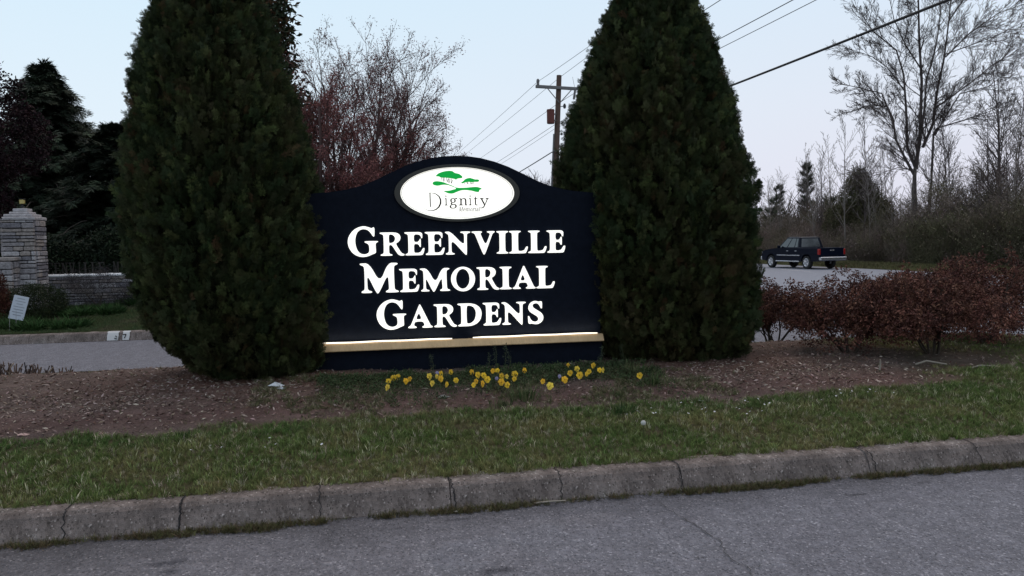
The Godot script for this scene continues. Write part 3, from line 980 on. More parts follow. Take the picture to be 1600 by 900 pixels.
func arborvitae(label: String, rows: Array, z: float, ground_y: float, trunk_x: float, count: int, seed_: float, warm: float) -> void:
	var t := thing("arborvitae", label, "tree", Vector3(trunk_x, ground_y, z), 0.0, "evergreens flanking the sign")
	var off := -t.position
	var tr := MB.new()
	tr.tube(PackedVector3Array([Vector3(trunk_x, ground_y - 0.1, z), Vector3(trunk_x + 0.03, 1.0, z), Vector3(rows[-1][1], rows[-1][0] * 0.9, z)]), PackedFloat32Array([0.11, 0.09, 0.02]), 9, true)
	part(t, "trunk", tr.mesh(), M.bark, off)
	var core := MB.new()  # added opaque body standing in for inner twigs, blocks light through the crown
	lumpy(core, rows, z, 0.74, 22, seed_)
	part(t, "added_dark_core", core.mesh(), M.inner, off)
	var xf := []
	var cols := PackedColorArray()
	var y0: float = rows[0][0]
	var y1: float = rows[-1][0]
	while xf.size() < count:
		# one upright fan: a handful of sprays that share a root, a lean and a tone
		var y := rng.randf_range(y0, y1)
		var s := slice_at(rows, y)
		if rng.randf() > (s.y + 0.15) / 1.3:
			continue
		var a := rng.randf() * TAU
		var e := Vector3(cos(a), 0, -sin(a))
		# upright leaders make vertical lobes with clefts between them
		var lobe := nz.get_noise_3d(e.x * 120.0 + seed_ * 900.0, y * 24.0, e.z * 120.0)
		var fine := nz.get_noise_3d(e.x * 300.0 + seed_ * 500.0, y * 170.0, e.z * 300.0)
		var ridge := absf(nz.get_noise_3d(e.x * 150.0 + seed_ * 700.0, y * 16.0 + 40.0, e.z * 150.0))
		var deep := pow(rng.randf(), 2.0) * 0.22 + 0.17 * exp(-ridge * ridge / 0.006)
		var r := s.y * (0.945 + 0.15 * lobe + 0.07 * fine + rng.randf_range(-0.03, 0.02) - deep)
		var root := Vector3(s.x + e.x * r, y, z + e.z * r)
		var br := clampf(0.25 + 0.9 * nz.get_noise_3d(e.x * 120.0 + 70.0, y * 70.0 + seed_ * 300.0, e.z * 120.0) + warm + deep * 1.6 - 0.12 * (y - 1.5) + rng.randf_range(-0.2, 0.2), 0, 1)
		var g := Color(0.029, 0.043, 0.018).lerp(Color(0.056, 0.046, 0.020), br)
		if rng.randf() < 0.03: g = Color(0.075, 0.05, 0.024)
		elif rng.randf() < 0.24: g = Color(0.066, 0.080, 0.030)
		g = vary(g, 0.28)
		var lean := (e * rng.randf_range(0.05, 0.65) + Vector3.UP * rng.randf_range(0.6, 1.0) + rv() * 0.25).normalized()
		var flat_side := e.rotated(Vector3.UP, rng.randf_range(-1.3, 1.3))
		var n := rng.randi_range(8, 13)
		var big := rng.randf_range(0.38, 0.70)
		for k in n:
			var p := root + lean * rng.randf_range(-0.07, 0.09) * big + flat_side * rng.randf_range(-0.06, 0.06) * big + rv() * 0.014
			if p.y < ground_y + 0.01: continue
			# keep the panel's own space free
			if p.x > -0.45 and p.x < 2.5 and p.z > -8.28 and p.z < -7.84 and p.y < 2.1 and rng.randf() < 0.93:
				continue
			var dir := lean + flat_side * rng.randf_range(-0.75, 0.75) + e * rng.randf_range(-0.1, 0.3)
			xf.append(frame(dir, flat_side + rv() * 0.25, rng.randf_range(0.06, 0.115) * big, off + p))
			cols.append(vary(g, 0.22))
	scatter(t, "foliage", spray_mesh(9, 1.0), M.leaf, xf, cols)

func build_arborvitae() -> void:
	arborvitae("tall dark arborvitae at the sign's left end, ragged at its lower left", [[0.33, -0.92, 0.42], [0.47, -0.96, 0.62], [0.67, -1.04, 0.74], [0.86, -1.10, 0.81], [1.19, -1.16, 0.87], [1.51, -1.19, 0.90], [1.83, -1.21, 0.92], [2.14, -1.21, 0.92], [2.46, -1.24, 0.88], [2.77, -1.25, 0.83], [3.27, -1.30, 0.69], [3.64, -1.28, 0.56], [4.01, -1.28, 0.43], [4.5, -1.28, 0.29], [5.0, -1.28, 0.15], [5.3, -1.28, 0.04]], -7.97, 0.33, -0.95, 170000, 1.7, -0.06)
	arborvitae("broad dark arborvitae at the sign's right end, beside the burgundy hedge", [[0.26, 3.48, 0.82], [0.46, 3.40, 1.02], [0.68, 3.37, 1.12], [1.05, 3.35, 1.16], [1.42, 3.33, 1.17], [1.78, 3.32, 1.16], [2.15, 3.31, 1.16], [2.51, 3.29, 1.09], [2.87, 3.28, 1.01], [3.22, 3.30, 0.88], [3.58, 3.31, 0.75], [3.93, 3.31, 0.60], [4.29, 3.32, 0.44], [4.75, 3.32, 0.29], [5.15, 3.32, 0.15], [5.4, 3.32, 0.05]], -8.45, 0.26, 3.5, 200000, 4.4, 0.0)

func bare_tree(called: String, label: String, category: String, at: Vector3, turn: float, group: String, stems: Array, cfg: Dictionary, mat: Material) -> Array:
	# stems: [start, direction, length, radius]; returns [thing, tips]
	var t := thing(called, label, category, at, turn, group)
	var tips := []
	var mb := MB.new()
	for s in stems:
		branch(mb, s[0], s[1].normalized(), s[2], s[3], 0, cfg, tips)
	part(t, "branches", mb.mesh(), mat)
	return [t, tips]

func conifer(label: String, at: Vector3, h: float, w: float, group: String, droop: float, seed_: int, boughs: int, col: Color) -> void:
	var t := thing("conifer_tree", label, "tree", at, 0.0, group)
	var tr := MB.new()
	tr.tube(PackedVector3Array([Vector3.ZERO, Vector3(0.05, h * 0.5, 0), Vector3(0, h * 0.98, 0)]), PackedFloat32Array([w * 0.09, w * 0.06, 0.01]), 8)
	var xf := []
	var cols := PackedColorArray()
	for k in boughs:
		var f := pow(rng.randf(), 0.85)           # 0 at the ground, 1 at the tip
		var y := h * (0.02 + 0.97 * f)
		var len := (w * pow(1.0 - f, 0.85) + 0.12) * rng.randf_range(0.5, 1.15)
		var a := rng.randf() * TAU
		var d := Vector3(cos(a), 0.10 + 0.45 * f, sin(a)).normalized()
		var p := Vector3(0, y, 0)
		var pts := PackedVector3Array([p])
		var rad := PackedFloat32Array([0.010 + 0.010 * len])
		var across := d.cross(Vector3.UP).normalized()
		for q in 5:
			d = (d + Vector3(0, -droop * (q + 1) * 0.06, 0) + rv() * 0.09).normalized()
			p += d * len / 5.0
			pts.append(p); rad.append(rad[0] * (1.0 - (q + 1) / 6.0))
			for _j in int(len * 2.4) + 2:
				var o := pts[q].lerp(p, rng.randf())
				var wide := 0.30 * len * (1.0 - 0.14 * q) * rng.randf_range(-1, 1)
				var dir := d * 0.9 + across * (0.9 * signf(wide) * rng.randf()) + Vector3(0, rng.randf_range(-0.35, 0.22), 0)
				xf.append(frame(dir, across + Vector3.UP * rng.randf_range(-0.5, 0.5), rng.randf_range(0.20, 0.42), o + across * wide * 0.6 + Vector3(0, rng.randf_range(-0.06, 0.04), 0)))
				cols.append(vary(col, 0.4))
		tr.tube(pts, rad, 4)
	part(t, "trunk", tr.mesh(), M.bark)
	scatter(t, "crown", spray_mesh(9, 0.8), M.leaf, xf, cols)

func leafy_tree(called: String, label: String, at: Vector3, blobs: Array, trunk: Array, mesh: Mesh, per: int, size: Vector2, cols_in: Array, cat := "tree", group := "", bark: Material = null, trunk_name := "trunk") -> Node3D:
	# blobs: [centre, radii]; trunk: list of polylines [[points], radius]
	var t := thing(called, label, cat, at, 0.0, group)
	var mb := MB.new()
	for l in trunk:
		var pts := PackedVector3Array(l[0])
		var rad := PackedFloat32Array()
		for k in pts.size(): rad.append(l[1] * (1.0 - 0.75 * k / (pts.size() - 1.0)))
		mb.tube(pts, rad, 6)
	if trunk: part(t, trunk_name, mb.mesh(), bark if bark else M.bark)
	var xf := []
	var cols := PackedColorArray()
	for b in blobs:
		var n := int(per * b[1].x * b[1].y)
		for _k in n:
			var o := rv()
			while o.length() > 1: o = rv()
			o = o.normalized() * pow(o.length(), 0.55)
			var k3 := nz.get_noise_3dv((at + b[0] + o * b[1]) * 90.0)
			if k3 < -0.28: continue
			var p: Vector3 = b[0] + o * b[1]
			if at.y + p.y < island_floor(at.x + p.x, at.z + p.z): continue
			xf.append(frame(rv() + Vector3.UP * 0.6, rv(), rng.randf_range(size.x, size.y), p))
			cols.append(vary(cols_in[rng.randi() % cols_in.size()], 0.35))
	scatter(t, "foliage", mesh, M.leaf, xf, cols)
	return t

func island_floor(x: float, z: float) -> float:
	return base_h(x) + 0.02

# ---- the far side of the second lane ----
func stone_face(root: Node3D, at: Vector3, along: Vector3, out: Vector3, width: float, height: float, seed_: int, tall := Vector2(0.055, 0.12)) -> void:
	# ledge stone in uneven courses, each stone a piece of its own
	var r := RandomNumberGenerator.new()
	r.seed = seed_
	var y := 0.0
	while y < height - 0.02:
		var h := minf(r.randf_range(tall.x, tall.y), height - y)
		if height - y - h < 0.03: h = height - y
		var x := 0.0
		while x < width - 0.01:
			var l := minf(r.randf_range(0.14, 0.48), width - x)
			if width - x - l < 0.08: l = width - x
			var proud := r.randf_range(0.0, 0.022)
			var o := part(root, "stone", M.stone_mesh[r.randi() % 3], M.stone[r.randi() % 4])
			var b := Basis(along, Vector3.UP, out)
			b = b * Basis.from_scale(Vector3(l - 0.016, h - 0.017, 0.09))
			o.transform = Transform3D(b, at + along * (x + l / 2) + Vector3.UP * (y + h / 2) + out * (0.01 + proud))
			x += l
		y += h

func build_left_side() -> void:
	M.stone_mesh = []
	for k in 3:
		var mb := MB.new()
		mb.box(Vector3.ZERO, Vector3.ONE, 0.06 + 0.03 * k)
		M.stone_mesh.append(mb.mesh())
	var gy := lawn_h(-6.6, -18.3)
	# pillar
	var p := thing("gate_pillar", "grey ledge stone gate pillar with stepped cap and small lantern", "pillar", Vector3(-6.80, gy, -18.33))
	var core := MB.new()
	core.box(Vector3(0, 0.93, 0), Vector3(0.58, 1.9, 0.58))
	part(p, "core", core.mesh(), M.mortar)
	stone_face(p, Vector3(-0.32, 0, 0.28), Vector3.RIGHT, Vector3.BACK, 0.64, 1.86, 3)
	stone_face(p, Vector3(0.28, 0, 0.28), Vector3.FORWARD, Vector3.RIGHT, 0.56, 1.86, 4)
	stone_face(p, Vector3(-0.28, 0, -0.28), Vector3.BACK, Vector3.LEFT, 0.56, 1.86, 5)
	var y := 1.86
	for c in [[0.68, 0.07], [0.54, 0.06], [0.38, 0.05], [0.28, 0.07]]:
		var mb := MB.new()
		mb.box(Vector3(0, y + c[1] / 2, 0), Vector3(c[0], c[1] - 0.002, c[0]), 0.012)
		part(p, "cap_stone", mb.mesh(), M.stone[1])
		y += c[1]
	var lan := thing("cap_lantern", "tiny brass lantern on top of the stone pillar", "lantern", Vector3(-6.80, gy + y, -18.33))
	var lm := MB.new()
	lm.lathe(Vector3.ZERO, PackedVector2Array([Vector2(0, 0), Vector2(0.07, 0), Vector2(0.03, 0.03), Vector2(0.02, 0.08), Vector2(0.04, 0.10), Vector2(0, 0.10)]), 10)
	part(lan, "stem", lm.mesh(), M.black)
	var gl := MB.new()
	gl.box(Vector3(0, 0.145, 0), Vector3(0.085, 0.09, 0.085), 0.008)
	part(lan, "glass", gl.mesh(), plain(0.45, 0.36, 0.12, 0.3, 0.5))
	var lt := MB.new()
	lt.box(Vector3(0, 0.198, 0), Vector3(0.10, 0.016, 0.10), 0.004)
	part(lan, "lid", lt.mesh(), M.black)
	# wing wall in front of the pillar's left
	var w := thing("wing_wall", "low grey stone wall with a thick slab cap left of the pillar", "wall", Vector3(-8.15, gy, -17.75))
	var wc := MB.new()
	wc.box(Vector3(-0.9, 0.52, -0.2), Vector3(4.4, 1.04, 0.36))
	part(w, "core", wc.mesh(), M.mortar)
	stone_face(w, Vector3(-3.1, 0, 0), Vector3.RIGHT, Vector3.BACK, 4.44, 1.02, 7, Vector2(0.07, 0.15))
	stone_face(w, Vector3(1.30, 0, -0.02), Vector3.FORWARD, Vector3.RIGHT, 0.36, 1.02, 8)
	var cap := MB.new()
	cap.box(Vector3(-0.87, 1.065, -0.2), Vector3(4.5, 0.075, 0.46), 0.015)
	part(w, "cap_slab", cap.mesh(), M.stone[3])
	# long wall with standing letters
	var g := thing("garden_wall", "long low stone wall with a pale cap, carrying a row of standing letters", "wall", Vector3(-6.3, gy - 0.02, -18.85))
	var gc := MB.new()
	gc.box(Vector3(2.15, 0.33, -0.15), Vector3(5.5, 0.66, 0.26))
	part(g, "core", gc.mesh(), M.mortar)
	stone_face(g, Vector3(-0.6, 0, 0), Vector3.RIGHT, Vector3.BACK, 5.1, 0.66, 12)
	var gcap := MB.new()
	gcap.box(Vector3(2.15, 0.69, -0.14), Vector3(5.56, 0.065, 0.46), 0.022)
	part(g, "cap_slab", gcap.mesh(), plain(0.74, 0.75, 0.77, 0.7))
	var word := "GREENVILLE MEMORIAL"
	for k in word.length():
		if word[k] == " ": continue
		var x := -0.62 + k * 0.150
		var narrow := 0.05 if word[k] == "I" else 0.0
		place_text(g, "standing_letter", word[k], x + narrow, x + 0.125 - narrow, 0.722, 0.25, -0.12, plain(0.02, 0.018, 0.016, 0.6), 0.04)
	for k in 5:
		var e := MB.new()
		for q in 7:
			var an := TAU * q / 7
			e.lathe(Vector3(2.02 + k * 0.125 + cos(an) * 0.03, 0.44 + sin(an) * 0.03, 0.05), PackedVector2Array([Vector2(0, -0.02), Vector2(0.022, -0.01), Vector2(0.022, 0.01), Vector2(0, 0.02)]), 6)
		e.lathe(Vector3(2.02 + k * 0.125, 0.44, 0.06), PackedVector2Array([Vector2(0, -0.03), Vector2(0.025, 0), Vector2(0, 0.03)]), 6)
		part(g, "rosette", e.mesh(), M.black)
	# small leaning notice on wire legs
	var ys := thing("yard_notice", "small pale leaning yard sign on two wire legs by the far kerb", "sign", Vector3(-6.03, lawn_h(-6.03, -15.55), -15.55), 0.25)
	var bd := MB.new()
	bd.box(Vector3(0, 0.42, 0), Vector3(0.235, 0.43, 0.006), 0.001)
	var board := part(ys, "board", bd.mesh(), plain(0.50, 0.54, 0.60, 0.7))
	board.rotation.z = -0.27
	for k in 7:
		var ln := MB.new()
		var lw: float = [0.12, 0.16, 0.10, 0.17, 0.15, 0.17, 0.13][k]
		ln.box(Vector3(0.0, 0.585 - k * 0.05, 0.004), Vector3(lw, 0.012 if k < 4 else 0.016, 0.001))
		part(board, "print_line", ln.mesh(), plain(0.27, 0.29, 0.33))
	for s in [-1, 1]:
		var lg := MB.new()
		lg.rod(Vector3(s * 0.05, -0.05, 0), Vector3(s * 0.05 + 0.02, 0.36, 0), 0.005, 5)
		part(ys, "wire_leg", lg.mesh(), plain(0.3, 0.3, 0.3, 0.4, 0.5, 0.6))
	# shrubs along the wall
	var bush := leaf_mesh(14, 0.9, 0.3, 77)
	var box_cols := [Color(0.022, 0.032, 0.014), Color(0.03, 0.04, 0.018), Color(0.018, 0.026, 0.012)]
	leafy_tree("evergreen_bush", "low dark green clipped bush behind the leaning yard sign", Vector3(-6.2, lawn_h(-6.2, -17.0), -17.0), [[Vector3(0, 0.3, 0), Vector3(0.62, 0.36, 0.5)]], [[[Vector3.ZERO, Vector3(0, 0.3, 0)], 0.03]], bush, 5200, Vector2(0.03, 0.055), box_cols, "bush")
	leafy_tree("twiggy_bush", "grey bare twiggy bush in front of the long stone wall", Vector3(-5.35, lawn_h(-5.35, -18.1), -18.1), [[Vector3(0, 0.40, 0), Vector3(0.85, 0.40, 0.4)]], [[[Vector3.ZERO, Vector3(0.1, 0.3, 0)], 0.03], [[Vector3.ZERO, Vector3(-0.3, 0.4, 0.1)], 0.02]], twig_mesh(14, 5, 1), 520, Vector2(0.12, 0.22), [Color(0.035, 0.032, 0.04), Color(0.05, 0.042, 0.045), Color(0.03, 0.03, 0.03)], "bush")
	leafy_tree("maroon_bush", "dark red bush at the left edge beside the yard sign", Vector3(-6.75, lawn_h(-6.7, -16.3), -16.3), [[Vector3(0, 0.45, 0), Vector3(0.36, 0.62, 0.35)]], [[[Vector3.ZERO, Vector3(0, 0.4, 0)], 0.03]], bush, 4200, Vector2(0.04, 0.06), [Color(0.05, 0.016, 0.012), Color(0.06, 0.025, 0.014)], "bush")
	var lk := 0
	for q in [[-6.15, -16.0, 0.34], [-5.72, -15.65, 0.30], [-5.25, -15.8, 0.36], [-5.42, -17.1, 0.34], [-4.95, -17.2, 0.30], [-4.72, -18.3, 0.30], [-4.25, -18.4, 0.34], [-3.8, -18.4, 0.3]]:
		var t := thing("liriope_clump", ["grassy dark green clump behind the leaning yard sign's legs", "grassy clump just right of the yard sign, nearest the kerb", "grassy clump second to the right of the yard sign", "grassy clump under the twiggy bush, at its left", "grassy clump under the twiggy bush, at its right", "grassy clump at the wall's foot right of the twiggy bush", "grassy clump at the wall's foot beside the left arborvitae", "grassy clump behind the left arborvitae's lower branches"][lk], "plant", Vector3(q[0], lawn_h(q[0], q[1]) - 0.02, q[1]), 0.0, "grassy clumps on the far lawn" if lk > 2 else "grassy clumps by the yard sign")
		var xf := []
		var cs := PackedColorArray()
		for _k in 150:
			var a := rng.randf() * TAU
			var rr: float = sqrt(rng.randf()) * q[2]
			xf.append(frame(Vector3(cos(a) * rr * 2.2, 1, sin(a) * rr * 2.2), rv(), rng.randf_range(0.14, 0.26), Vector3(cos(a) * rr, 0, sin(a) * rr * 0.8)))
			cs.append(vary(Color(0.028, 0.062, 0.018), 0.4))
		scatter(t, "blades", M.tuft_mesh, M.leaf, xf, cs)
		lk += 1
	# trees behind the wall
	conifer("tall dark conifer with drooping layered boughs behind the stone pillar", Vector3(-9.6, 0.3, -28), 7.2, 4.3, "", 1.0, 3, 620, Color(0.033, 0.045, 0.030))
	conifer("broad low conifer filling the gap between the pillar's conifer and the left arborvitae", Vector3(-7.0, 0.3, -26), 5.0, 3.4, "", 0.8, 4, 560, Color(0.022, 0.031, 0.020))
	conifer("shadowy conifer left of the tall drooping conifer, at the picture's left edge", Vector3(-13.2, 0.3, -30), 6.8, 3.6, "", 0.9, 5, 340, Color(0.02, 0.027, 0.02))
	leafy_tree("dark_hedge", "dark evergreen hedge growing behind the long stone wall", Vector3(-5.2, 0.3, -21.3), [[Vector3(-2.6, 0.6, 0), Vector3(1.5, 1.0, 0.7)], [Vector3(0, 0.7, 0), Vector3(1.9, 1.2, 0.8)], [Vector3(2.6, 0.6, 0), Vector3(1.8, 1.1, 0.8)]], [[[Vector3.ZERO, Vector3(0, 0.8, 0)], 0.05]], leaf_mesh(14, 0.9, 0.35, 78), 900, Vector2(0.09, 0.15), [Color(0.012, 0.02, 0.012), Color(0.016, 0.026, 0.013)], "hedge")
	# purple-leaved plum hanging over the pillar from the left
	var plum := [[Vector3(-1.2, 4.7, 0), Vector3(1.6, 1.4, 1.4)], [Vector3(0.42, 3.75, 0), Vector3(1.3, 1.05, 1.1)], [Vector3(-0.7, 2.7, 0), Vector3(1.7, 1.2, 1.1)], [Vector3(0.1, 5.45, 0.1), Vector3(0.62, 0.5, 0.6)], [Vector3(0.75, 4.9, 0.0), Vector3(0.4, 0.3, 0.4)], [Vector3(1.05, 2.02, 2.7), Vector3(0.42, 0.22, 0.3)], [Vector3(0.75, 1.8, 2.6), Vector3(0.45, 0.28, 0.3)], [Vector3(1.4, 1.95, 2.6), Vector3(0.25, 0.1, 0.2)]]
	leafy_tree("plum_tree", "dark purple-leaved tree overhanging the stone pillar at the left edge", Vector3(-8.35, 0.3, -19.7), plum, [[[Vector3(-1.0, 0, 0), Vector3(-1.0, 1.7, 0), Vector3(-0.7, 3.4, 0), Vector3(-0.3, 5.3, 0)], 0.13], [[Vector3(-1.0, 1.5, 0), Vector3(-0.2, 1.9, 1.4), Vector3(0.6, 2.0, 2.5), Vector3(1.5, 1.95, 2.7)], 0.04], [[Vector3(-0.8, 2.9, 0), Vector3(0.35, 4.0, 0), Vector3(1.0, 4.2, 0)], 0.06]], leaf_mesh(10, 1.0, 0.5, 79), 720, Vector2(0.06, 0.10), [Color(0.014, 0.006, 0.009), Color(0.02, 0.008, 0.010), Color(0.012, 0.006, 0.008)])
	# magnolia showing past the left arborvitae
	var mag := []
	for q in [[0.0, 3.0, 1.9, 1.6], [0.4, 5.2, 1.8, 1.5], [0.1, 7.3, 1.5, 1.3], [0.75, 6.5, 0.95, 0.6], [0.8, 8.0, 0.7, 0.55], [1.05, 8.45, 0.5, 0.35], [0.8, 4.5, 1.2, 1.0], [0.0, 9.0, 0.8, 0.8], [-1.2, 5.5, 1.4, 1.6]]:
		mag.append([Vector3(q[0], q[1], 0), Vector3(q[2], q[3], q[2])])
	leafy_tree("magnolia_tree", "tall glossy broad-leaved evergreen rising behind the left arborvitae", Vector3(-3.15, 0.3, -25), mag, [[[Vector3.ZERO, Vector3(0.1, 4, 0), Vector3(0, 9, 0)], 0.2]], leaf_mesh(11, 0.95, 0.42, 80), 230, Vector2(0.15, 0.24), [Color(0.02, 0.03, 0.014), Color(0.026, 0.036, 0.018), Color(0.06, 0.036, 0.018), Color(0.016, 0.025, 0.012)])
	# redbud in bud
	var stems := []
	for k in 24:
		var f := pow(k / 23.0, 0.8)
		var an := lerpf(-0.75, 1.2, f) + rng.randf_range(-0.06, 0.06)
		var reach := lerpf(5.1, 5.8, smoothstep(0.0, 0.45, f)) - 2.0 * smoothstep(0.45, 1.0, f)
		stems.append([Vector3(rng.randf_range(-0.2, 0.2), 0.1, rng.randf_range(-0.2, 0.2)), Vector3(sin(an), cos(an), rng.randf_range(-0.45, 0.45)), reach * rng.randf_range(0.78, 0.95), rng.randf_range(0.04, 0.085)])
	var rb := bare_tree("redbud_tree", "wide multi-stemmed tree with pinkish buds and seed pods behind the sign", "tree", Vector3(-0.05, 0.3, -20), 0.0, "", stems,
		{"kids": [14, 8, 5], "wander": 0.10, "up": 0.05, "ratio": 0.40, "angle": 0.62, "thin": 0.006, "bare": 0.25, "taper": 0.3}, M.red_twig)
	buds(rb, 0.8, [Color(0.16, 0.066, 0.068), Color(0.11, 0.052, 0.054), Color(0.24, 0.08, 0.07)], Vector2(0.03, 0.065), "buds", 4)
	var rs := bare_tree("red_leaved_tree", "smaller tree thick with dull red leaves beside the left arborvitae", "tree", Vector3(-0.55, 0.3, -18.6), 0.0, "", [
		[Vector3.ZERO, Vector3(-0.12, 1, 0.1), 4.1, 0.09], [Vector3(0.05, 0, 0), Vector3(0.10, 1, 0.0), 3.6, 0.08], [Vector3(0, 0, 0.1), Vector3(-0.4, 1, -0.1), 3.6, 0.07], [Vector3(0, 0, 0.1), Vector3(0.22, 0.9, 0.3), 3.0, 0.06], [Vector3(0, 0, 0.1), Vector3(0.32, 1, -0.1), 3.1, 0.05], [Vector3(0, 0, 0.1), Vector3(0.45, 1, 0.1), 2.6, 0.05], [Vector3(0, 0, 0), Vector3(0.02, 1, 0.1), 4.4, 0.07], [Vector3(0, 0, 0), Vector3(0.16, 1, -0.15), 4.2, 0.06], [Vector3(0, 0, 0), Vector3(0.3, 1, 0.2), 3.6, 0.06]],
		{"kids": [10, 6, 4], "wander": 0.13, "up": 0.05, "ratio": 0.33, "angle": 0.7, "thin": 0.0065, "bare": 0.12, "taper": 0.4}, M.red_twig)
	buds(rs, 3.4, [Color(0.26, 0.105, 0.095), Color(0.20, 0.085, 0.08), Color(0.15, 0.07, 0.068)], Vector2(0.03, 0.06), "leaves", 7)

func buds(tree: Array, per_tip: float, cols_in: Array, size: Vector2, called: String, leaves: int) -> void:
	var xf := []
	var cs := PackedColorArray()
	for t in tree[1]:
		var n := int(per_tip) + (1 if rng.randf() < per_tip - int(per_tip) else 0)
		for _k in n:
			xf.append(frame(t[1] + rv() * 0.5, rv(), rng.randf_range(size.x, size.y), t[0] + rv() * 0.09))
			cs.append(vary(cols_in[rng.randi() % cols_in.size()], 0.35))
	scatter(tree[0], called, leaf_mesh(leaves, 0.9, 0.4, 81), M.leaf, xf, cs)

# ---- burgundy hedge on the right of the island ----
func build_hedge() -> void:
	var lm := leaf_mesh(9, 0.85, 0.38, 91)
	var cols := [Color(0.115, 0.046, 0.034), Color(0.080, 0.034, 0.027), Color(0.16, 0.075, 0.052), Color(0.060, 0.027, 0.023)]
	var shrubs := [
		[5.60, -9.9, 0.60, 0.80, 0.46, "darkest, open-stemmed burgundy shrub right beside the right arborvitae"],
		[5.32, -7.75, 0.70, 0.80, 0.05, "rounded burgundy shrub, leafy to the ground, second from the right arborvitae"],
		[6.10, -7.45, 0.78, 0.84, 0.28, "burgundy shrub on thick bare forked stems, near the front of the hedge"],
		[7.25, -8.0, 0.80, 0.92, 0.24, "burgundy shrub at the far right edge of the picture"],
		[6.85, -9.4, 0.72, 0.58, 0.16, "burgundy shrub half hidden behind the leafy rounded one"],
		[7.7, -9.4, 0.9, 0.95, 0.25, "tall burgundy shrub at the back of the hedge's right end"]]
	for s in shrubs:
		var at := Vector3(s[0], island_h(s[0], s[1]) - 0.02, s[1])
		var w: float = s[2]
		var h: float = s[3]
		var low: float = s[4]
		var mid := (low * 0.6 + h) / 2.0
		var half := (h - low * 0.6) / 2.0
		var blobs := [[Vector3(0, mid, 0), Vector3(w, half, w * 0.9)]]
		for k in 7:
			var a := TAU * k / 7.0 + rng.randf()
			blobs.append([Vector3(cos(a) * w * 0.8, mid + rng.randf_range(-0.45 if low < 0.3 else 0.0, 0.8) * half, sin(a) * w * 0.65), Vector3(w * 0.42, half * 0.55, w * 0.42)])
		var st := MB.new()
		var tips := []
		for k in 8:
			var a := TAU * k / 8.0 + rng.randf() * 0.6
			branch(st, Vector3(cos(a), 0, sin(a)) * 0.06, Vector3(cos(a) * rng.randf_range(0.15, 0.75), 1, sin(a) * rng.randf_range(0.15, 0.7)).normalized(), h * rng.randf_range(0.6, 0.98), rng.randf_range(0.011, 0.024), 0, {"kids": [6, 5], "wander": 0.22, "up": 0.02, "ratio": 0.42, "angle": 0.7, "thin": 0.003, "bare": 0.25, "taper": 0.4}, tips)
		var bush := leafy_tree("burgundy_shrub", s[5], at, blobs, [], lm, 3300, Vector2(0.020, 0.052), cols, "shrub")
		part(bush, "stems", st.mesh(), M.stem_bark)
		var lx := []
		var lc := PackedColorArray()
		for q in tips:
			if q[0].y < (0.12 if low < 0.3 else low * 0.8): continue
			for _k in 2:
				lx.append(frame(q[1] + rv(), rv(), rng.randf_range(0.03, 0.055), q[0] + rv() * 0.05))
				lc.append(vary(cols[rng.randi() % 4], 0.35))
		scatter(bush, "tip_leaves", lm, M.leaf, lx, lc)

